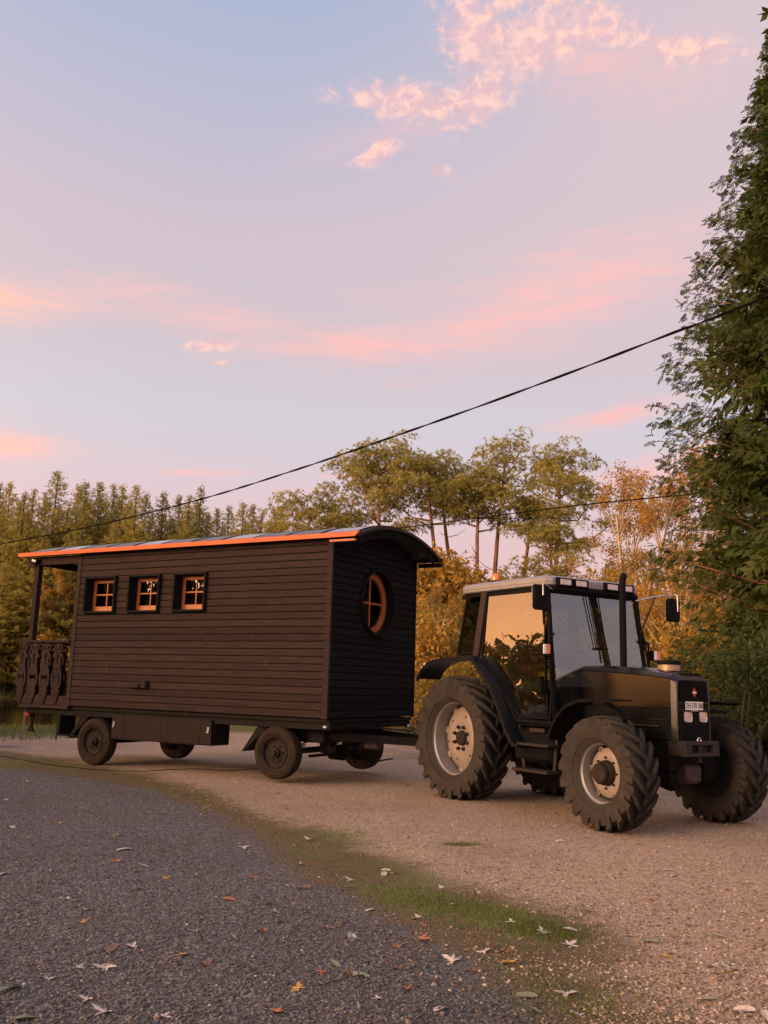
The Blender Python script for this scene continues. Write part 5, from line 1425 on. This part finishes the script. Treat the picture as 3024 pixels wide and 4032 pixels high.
tanc = t.mix(t.m('MULTIPLY', t.sstep(fl, .46, .66), .4), tanc, (.23, .165, .115)); darkc = t.mix(t.m('MULTIPLY', t.sstep(fl, .45, .65), .35), darkc, (.075, .068, .066))
c = t.mix(wt_, moss, tanc); c = t.mix(wd_, c, darkc)
gr = t.mix(t.sstep(fb, .3, .7), (.11, .145, .034), (.20, .225, .07))
c = t.mix(t.m('MULTIPLY', t.sstep(t.m('ADD', att('green'), t.m('MULTIPLY', jit, 1.5)), .28, .8), .85), c, gr)
c = t.mix(t.sstep(att('road'), .3, .6), c, (.19, .165, .165))
c = t.mix(t.sstep(t.m('ADD', att('bank'), t.m('MULTIPLY', edge, .5)), .3, .7), c, t.mix(t.sstep(fc, .35, .65), (.085, .11, .025), (.15, .14, .045)))
p = t.node('ShaderNodeBsdfPrincipled'); t.put(p.inputs['Base Color'], c); p.inputs['Roughness'].default_value = .9; p.inputs['Specular IOR Level'].default_value = .2
bm_ = t.node('ShaderNodeBump'); bm_.inputs['Strength'].default_value = .9; bm_.inputs['Distance'].default_value = .012
hgt = t.m('ADD', t.m('MULTIPLY', vo.outputs['Distance'], -1.2), t.m('MULTIPLY', fd, .35)); hgt = t.m('ADD', hgt, t.m('MULTIPLY', fc, 1.2))
t.put(bm_.inputs['Height'], hgt); t.put(p.inputs['Normal'], bm_.outputs[0])
MATS['drive_gravel'] = finish(m, t, p.outputs[0])
def ground_obj(name, sel, label):
    fs_ = F[sel]; used = np.unique(fs_); mp = -np.ones(len(V), np.int32); mp[used] = np.arange(len(used))
    me = np_mesh(name, V[used], mp[fs_], 'drive_gravel')
    for nm, arr in (('dark', dark), ('tan', tan), ('green', green), ('bank', bank), ('road', road)):
        a = me.attributes.new(nm, 'FLOAT', 'POINT'); a.data.foreach_set('value', arr.ravel()[used].astype(np.float32))
    me.shade_smooth()
    return link(name, me, None, kind='structure', label=label)
fcx = X.ravel()[F].mean(1); fcy = Y.ravel()[F].mean(1)
isd = (dk.ravel()[F].mean(1) < 0.15) & (fcy < 26) & (fcy > -60) & (fcx > -40)
ist = ~isd & (tn.ravel()[F].mean(1) > -.6) & (fcy < 26) & (fcy > -60) & (fcx < 30)
ground_obj('gravel_road', isd, 'dark grey gravel drive in the left foreground')
ground_obj('gravel_yard', ist, 'tan gravel yard under the caravan and tractor')
ground_obj('ground', ~isd & ~ist, 'grass and leaf litter ground beyond the drive')
# pond
m, t = new_mat('pond_water')
p = t.node('ShaderNodeBsdfPrincipled'); p.inputs['Base Color'].default_value = (.016, .014, .008, 1); p.inputs['Roughness'].default_value = .06; p.inputs['IOR'].default_value = 1.33
pos = t.node('ShaderNodeNewGeometry').outputs['Position']
f_, _ = t.noise(t.mapping(pos, scale=(.6, 2.0, 1)), 1.0, 3, .5); b = t.node('ShaderNodeBump'); b.inputs['Strength'].default_value = .10; b.inputs['Distance'].default_value = .05
t.put(b.inputs['Height'], f_); t.put(p.inputs['Normal'], b.outputs[0]); MATS['pond_water'] = finish(m, t, p.outputs[0])
th_ = np.linspace(0, 2 * math.pi, 65)[:-1]
sq = lambda v: np.sign(v) * np.abs(v) ** .5
me = bpy.data.meshes.new('pond'); me.from_pydata([(-34 + 28.7 * sq(math.cos(a)), 58.7 + 39.9 * sq(math.sin(a)), -.85) for a in th_], [], [tuple(range(64))]); me.materials.append(MATS['pond_water'])
link('pond', me, None, kind='structure', label='dark pond reflecting the forest at the far left')
# ---------------------------------------------------------------- loose stones (stuff): real little stones, thick near the camera
def at_ground(x, y): return np.array([ground_z(a, b) for a, b in zip(x, y)])
q = np.random.RandomState(21)
ico = np.array([(0, 0, 1), (.9, 0, .1), (.28, .85, -.05), (-.73, .53, .08), (-.7, -.55, -.02), (.3, -.85, .06), (0, 0, -.8)], float)
icf = np.array([(0, 1, 2), (0, 2, 3), (0, 3, 4), (0, 4, 5), (0, 5, 1), (6, 2, 1), (6, 3, 2), (6, 4, 3), (6, 5, 4), (6, 1, 5)])
N_ = 56000
yy_ = 1 / (1 / 4.0 + q.rand(N_) * (1 / 15.0 - 1 / 4.0)); xx_ = yy_ * q.uniform(-.46, .46, N_)
dk_ = seg_signed(DARK, xx_, yy_); tn_ = seg_signed(TAN, xx_, yy_)
jz = .25 * np.sin(xx_ * 5.1 + 2 * np.sin(yy_ * 3.3)) + q.normal(0, .18, N_)
cls = np.where(dk_ + jz < -.05, 0, np.where(tn_ + jz > -.1, 1, 2))
keep = (cls != 2) | (q.rand(N_) < .10)
gd = np.maximum.reduce([np.exp(-((((xx_ - cx) * math.cos(r_) + (yy_ - cy) * math.sin(r_)) / rx) ** 2 + ((-(xx_ - cx) * math.sin(r_) + (yy_ - cy) * math.cos(r_)) / ry) ** 2))
                        for cx, cy, rx, ry, r_ in ((.55, 6.45, .95, .36, -.75), (1.0, 5.86, .34, .28, -.6), (-.42, 9.2, .75, .5, -.9), (0, 7.8, 1.0, .4, -.85))])
keep &= q.rand(N_) > gd * 1.35
xx_, yy_, cls = xx_[keep], yy_[keep], cls[keep]
def stones(name, mat, sel, lo, hi, label):
    k = sel.sum(); P = np.stack([xx_[sel], yy_[sel], at_ground(xx_[sel], yy_[sel])], 1)
    s = lo + (hi - lo) * q.rand(k) ** 2.5 * (1 + 1.1 * (q.rand(k) > .985)); P[:, 2] += s * .12
    T = ico * np.array((1, .8, .45))
    d = q.normal(0, 1, (k, 3)); d[:, 2] *= .25; up = q.normal(0, .28, (k, 3)); up[:, 2] += 1
    Vv, Ff = stamp(T, icf, P, d, up, s)
    Vv += q.normal(0, 1, Vv.shape) * np.repeat(s, 7)[:, None] * .12
    return link(name, np_mesh(name, Vv, Ff, mat, np.repeat(q.rand(k), 7)), None, kind='stuff', label=label)
def stonemat(name, stops):
    m, t = new_mat(name); at = t.node('ShaderNodeAttribute', attribute_name='tint').outputs['Fac']
    p = t.node('ShaderNodeBsdfPrincipled'); t.put(p.inputs['Base Color'], t.ramp(at, stops)); p.inputs['Roughness'].default_value = .85; p.inputs['Specular IOR Level'].default_value = .2
    MATS[name] = finish(m, t, p.outputs[0])
stonemat('dark_stone', [(0, (.070, .066, .067)), (.5, (.127, .117, .115)), (.85, (.20, .185, .18)), (.95, (.23, .17, .13)), (1, (.42, .39, .37))])
stonemat('tan_stone', [(0, (.11, .078, .056)), (.3, (.27, .19, .132)), (.85, (.45, .335, .24)), (1, (.62, .53, .44))])
stones('dark_gravel', 'dark_stone', cls == 0, .005, .0165, 'loose dark grey gravel on the drive')
stones('tan_gravel', 'tan_stone', cls >= 1, .005, .017, 'loose tan gravel on the yard')
# ---------------------------------------------------------------- grass
def blades(name, mat, P, hlo, hhi, w, label):
    k = len(P); T = np.array([(-.5, 0, 0), (.5, 0, 0), (.28, .18, .62), (-.02, .45, 1.0)], float)
    h = q.uniform(hlo, hhi, k)
    Tm = T * np.array((w / ((hlo + hhi) / 2), .6, 1))
    d = q.normal(0, 1, (k, 3)); d[:, 2] = 0; up = q.normal(0, .25, (k, 3)); up[:, 2] += 1
    Vv, Ff = stamp(Tm, np.array([(0, 1, 2, 3)]), P, d, up, h)
    link(name, np_mesh(name, Vv, Ff, mat, np.repeat(q.rand(k), 4)), None, kind='stuff', label=label)
def patch(cx, cy, rx, ry, rot, k):
    a = q.normal(0, .45, (k, 2)); c, s = math.cos(rot), math.sin(rot)
    x = cx + a[:, 0] * rx * c - a[:, 1] * ry * s; y = cy + a[:, 0] * rx * s + a[:, 1] * ry * c
    return np.stack([x, y, at_ground(x, y)], 1)
Pg = np.concatenate([patch(.55, 6.45, 1.0, .42, -.75, 4200), patch(1.02, 5.86, .30, .26, -.6, 2200), patch(-.42, 9.35, .7, .5, -.9, 900), patch(.80, 8.86, .2, .1, 0, 500), patch(.95, 4.7, .4, .5, 0, 900), patch(-.1, 7.9, .9, .4, -.9, 500), patch(-2.6, 12.6, 2.2, .6, -.85, 900), patch(-5.4, 15.4, 2.4, .9, -.6, 1600)])
blades('grass', 'grass_blades', Pg, .008, .026, .004, 'short green grass growing through the gravel edge')
k = 9000
x = q.uniform(-14, -5.6, k); y = q.uniform(18.5, 25, k); ok = np.array([.97 < pond_d(a, b) < 1.09 for a, b in zip(x, y)])
Pb = np.stack([x[ok], y[ok], at_ground(x[ok], y[ok])], 1)
blades('grass', 'grass_blades', Pb, .04, .10, .014, 'green grass on the bank of the pond at the left')
# ---------------------------------------------------------------- fallen leaves
def leaf_mesh(seed, kind):
    q_ = random.Random(seed)
    if kind == 'maple':
        tipsA = [-125, -62, 0, 62, 125]; tipsL = [.55, .92, 1.0, .92, .55]; pts = []
        for i, (a, L) in enumerate(zip(tipsA, tipsL)):
            a = R(a + q_.uniform(-5, 5)); L *= q_.uniform(.9, 1.08)
            pts.append((math.sin(a - .30) * L * .62, math.cos(a - .30) * L * .62)); pts.append((math.sin(a) * L, math.cos(a) * L)); pts.append((math.sin(a + .30) * L * .62, math.cos(a + .30) * L * .62))
            if i < 4:
                b = R((tipsA[i] + tipsA[i + 1]) / 2); pts.append((math.sin(b) * .26, math.cos(b) * .26))
        pts.append((.06, -.12)); pts.append((.03, -.7)); pts.append((-.03, -.7)); pts.append((-.06, -.12))
    else:
        pts = [(math.sin(a) * .42 * (1 + .12 * q_.random()), math.cos(a)) for a in np.linspace(0, 2 * math.pi, 11)[:-1]]
    V = []; c1, c2 = q_.uniform(.15, .4), q_.uniform(-.25, .3)
    zf = lambda x, y: c1 * x * x + c2 * y * y * .6 + .06 * math.sin(5 * x + seed) + .05
    V = [(0, 0, zf(0, 0))] + [(x, y, zf(x, y)) for x, y in pts]; k = len(pts)
    me = bpy.data.meshes.new('leaf'); me.from_pydata(V, [], [(0, i + 1, (i + 1) % k + 1) for i in range(k)])
    return me
def leafcol(name, a, b):
    m, t = new_mat(name); ob = t.node('ShaderNodeTexCoord').outputs['Object']; f, _ = t.noise(ob, 3.0, 4, .6)
    p = t.node('ShaderNodeBsdfPrincipled'); t.put(p.inputs['Base Color'], t.mix(t.sstep(f, .3, .7), a, b)); p.inputs['Roughness'].default_value = .55
    MATS[name] = finish(m, t, p.outputs[0])
leafcol('pale_leaf', (.66, .57, .50), (.46, .38, .32)); leafcol('yellow_leaf', (.46, .26, .05), (.38, .21, .05)); leafcol('brown_leaf', (.22, .11, .06), (.15, .08, .05)); leafcol('green_grey_leaf', (.30, .31, .20), (.22, .24, .14)); leafcol('rust_leaf', (.38, .14, .06), (.28, .11, .05))
LV = {}
for col in ('pale', 'yellow', 'brown', 'green_grey', 'rust'):
    LV[col] = []
    for i in range(3):
        me = leaf_mesh(i * 7 + len(col), 'maple' if (i < 2 and col != 'green_grey') or col in ('yellow',) else 'oval'); me.materials.append(MATS[col + '_leaf']); LV[col].append(me)
LEAF = [(-2.32, 6.81, 'rust', .05), (-1.78, 6.12, 'pale', .075), (-1.71, 5.8, 'yellow', .06), (-1.33, 4.99, 'pale', .085), (-1.54, 4.78, 'pale', .05), (-.99, 5.24, 'yellow', .07), (-1.15, 4.37, 'pale', .085), (-.34, 4.7, 'yellow', .085), (-.23, 4.78, 'pale', .055),
        (-.16, 7.2, 'pale', .065), (.16, 7.49, 'yellow', .07), (-.11, 5.62, 'pale', .085), (-.62, 5.71, 'rust', .065), (-1.67, 4.61, 'green_grey', .09), (-2.11, 8.19, 'pale', .08), (-3.48, 9.2, 'pale', .09), (-3.1, 9.52, 'yellow', .07), (-2.39, 8.88, 'yellow', .07),
        (-.39, 4.4, 'rust', .06), (-.6, 6.15, 'pale', .045), (-1.06, 6.08, 'yellow', .055), (-.84, 5.08, 'brown', .065), (-1.45, 4.26, 'green_grey', .07), (-.05, 4.91, 'pale', .055), (-1.15, 8.5, 'pale', .08), (-2.28, 10.27, 'brown', .09), (-1.5, 7.1, 'yellow', .05),
        (-.51, 6.85, 'brown', .085), (-1.29, 5.34, 'pale', .05), (-.95, 6.46, 'rust', .055), (-.6, 9.0, 'pale', .08), (-2.02, 7.65, 'rust', .07), (-1.39, 5.29, 'brown', .07), (-.27, 5.83, 'brown', .065), (-.12, 4.95, 'brown', .07), (.08, 7.46, 'pale', .06),
        (.28, 5.58, 'rust', .075), (.43, 5.19, 'pale', .085), (.72, 5.18, 'yellow', .085), (.73, 5.37, 'rust', .06), (.94, 4.75, 'pale', .085), (.32, 4.47, 'pale', .055), (1.91, 5.22, 'pale', .095), (1.63, 5.43, 'yellow', .05), (1.95, 6.9, 'pale', .085),
        (1.01, 5.81, 'pale', .08), (.86, 6.02, 'pale', .06), (1.2, 5.91, 'pale', .045), (.62, 5.37, 'pale', .05), (1.12, 5.58, 'pale', .08), (.74, 4.68, 'green_grey', .05), (.5, 5.02, 'brown', .06), (.29, 6.12, 'pale', .045), (-.05, 4.9, 'green_grey', .05), (-.08, 5.58, 'pale', .07)]
for i in range(80):
    y_ = 1 / (1 / 4.3 + q.rand() * (1 / 14.0 - 1 / 4.3)); x_ = y_ * q.uniform(-.42, .42)
    LEAF.append((x_, y_, ['brown', 'pale', 'rust', 'pale', 'green_grey', 'pale'][i % 6], q.uniform(.03, .055)))
WORD = {'pale': 'pale buff', 'yellow': 'bright yellow', 'brown': 'dull brown', 'green_grey': 'grey green', 'rust': 'rusty red'}
LA = np.array([(a, b) for a, b, _, _ in LEAF]); ldk = seg_signed(DARK, LA[:, 0], LA[:, 1]); ltn = seg_signed(TAN, LA[:, 0], LA[:, 1])
byk = {}
for i, (x_, y_, col, s_) in enumerate(LEAF):
    zone = 'dark gravel drive' if ldk[i] < -.1 else ('tan gravel yard' if ltn[i] > .1 else 'mossy strip between the gravels')
    byk.setdefault((col, zone), []).append((y_, i))
for (col, zone), L_ in byk.items():
    L_.sort()
    for j, (y_, i) in enumerate(L_):
        x_, _, _, s_ = LEAF[i]
        nth = 'nearest' if j == 0 else (ORD[j] if j < len(ORD) else 'one of the farther') + ' nearest' if j < len(ORD) else 'small farther'
        if len(L_) == 1: nth = 'only'
        me = LV[col][i % 3]
        link('fallen_leaf', me, None, (x_, y_, ground_z(x_, y_) + .006), (q.normal(0, .16), q.normal(0, .16), q.uniform(0, 6.28)), s_ * (.92 if s_ > .05 else 1.1) * (.8 if col == 'yellow' else 1.0),
             label=nth.replace('one of the farther', 'far') + ' ' + WORD[col] + ' fallen leaf on the ' + zone, category='leaf', group='fallen leaves on the drive')
# leaf crumbs too small to pick apart
k = 5200
y_ = 1 / (1 / 4.0 + q.rand(k) * (1 / 14.0 - 1 / 4.0)); x_ = y_ * q.uniform(-.45, .45, k); sd_ = seg_signed(TAN, x_, y_); sel = (sd_ < .8) & (q.rand(k) < .16 + .75 * np.exp(-((sd_ + .55) / .55) ** 2))
P_ = np.stack([x_[sel], y_[sel], at_ground(x_[sel], y_[sel]) + .008], 1)
Tq = np.array([(0, 0, 0), (.5, .3, .10), (1, 0, .04), (.5, -.3, .12)], float); d_ = q.normal(0, 1, (len(P_), 3)); d_[:, 2] *= .15; u_ = q.normal(0, .3, (len(P_), 3)); u_[:, 2] += 1
Vv, Ff = stamp(Tq, np.array([(0, 1, 2, 3)]), P_, d_, u_, q.uniform(.012, .036, len(P_)))
stonemat('crumb', [(0, (.07, .045, .03)), (.5, (.16, .10, .07)), (.85, (.26, .19, .14)), (1, (.42, .35, .28))])
link('leaf_litter', np_mesh('leaf_litter', Vv, Ff, 'crumb', np.repeat(q.rand(len(P_)), 4)), None, kind='stuff', label='crumbled brown leaf litter scattered over the gravel')
# ---------------------------------------------------------------- cables, stakes
def wirething(name, label, cat, pts, r, mat='cable_black', twist=0):
    P = [Vector(p) for p in pts]
    # smooth the polyline
    Q = []
    for i in range(len(P) - 1):
        p0, p1, p2, p3 = P[max(i - 1, 0)], P[i], P[i + 1], P[min(i + 2, len(P) - 1)]
        for s in range(12 if twist else 6):
            u = s / (12 if twist else 6)
            Q.append(.5 * ((2 * p1) + (p2 - p0) * u + (2 * p0 - 5 * p1 + 4 * p2 - p3) * u * u + (3 * p1 - p0 - 3 * p2 + p3) * u ** 3))
    Q.append(P[-1])
    mb = MB()
    if twist:
        seg = []
        for i in range(len(Q) - 1):
            k = max(1, int((Q[i + 1] - Q[i]).length / .12))
            for j in range(k): seg.append(Q[i] + (Q[i + 1] - Q[i]) * j / k)
        for ph in (0, math.pi):
            mb.tube([p + Vector((.5 * math.cos(i * .42 + ph), .5 * math.cos(i * .42 + ph), math.sin(i * .42 + ph))) * r * .62 for i, p in enumerate(seg)], r * .62, 5)
    else: mb.tube(Q, r, 6)
    return link(name, mb.mesh(name, mat, 60), None, label=label, category=cat)
wirething('overhead_cable', 'thick twisted black overhead cable sloping across the sky', 'cable',
          [(-22, 43.2, 6.6), (-15.12, 36.02, 6.50), (-9.75, 30.46, 6.42), (-5.3, 25.85, 6.52), (-2.25, 22.68, 6.74), (-.04, 20.4, 6.97), (1.95, 18.33, 7.2), (3.54, 16.69, 7.42), (4.88, 15.3, 7.63), (6.13, 14.0, 7.83), (9.5, 10.5, 8.6), (16, 4, 10.4)], .022, twist=1)
wirething('overhead_wire', 'thin dark overhead wire crossing in front of the birches', 'wire',
          [(-2, 43.2, 8.5), (.82, 38.68, 8.09), (3.82, 33.83, 7.76), (6.39, 29.67, 7.46), (8.41, 26.41, 7.15), (10.1, 23.67, 6.9), (15, 15.8, 6.4)], .020)
gz = lambda x, y: (x, y, ground_z(x, y) + .012)
wirething('power_lead', 'thin black lead trailing over the gravel beside the caravan', 'cable',
          [gz(-9.2, 19.4), gz(-6.64, 16.79), gz(-5.75, 15.72), gz(-5.07, 15.08), gz(-4.32, 14.63), gz(-3.63, 14.55), gz(-2.89, 14.9), gz(-2.3, 14.75), gz(-1.9, 15.2), gz(-1.5, 15.3)], .005)
for (x_, y_, h_, lab) in ((-7.95, 21.2, .62, 'pale wooden stake standing on the pond bank'), (-7.35, 21.7, .55, 'thin grey stake on the pond bank beside the pale one')):
    mb = MB().box((-.022, -.022, -.15), (.022, .022, h_), .005)
    link('stake', mb.mesh('stake', 'stake_pale' if 'pale wooden' in lab else 'grey_bark'), None, (x_, y_, ground_z(x_, y_)), (.03, .04, .2), label=lab, category='stake')
for o in SC.objects:
    if o.type == 'MESH' and o.name.startswith('plank'): pass
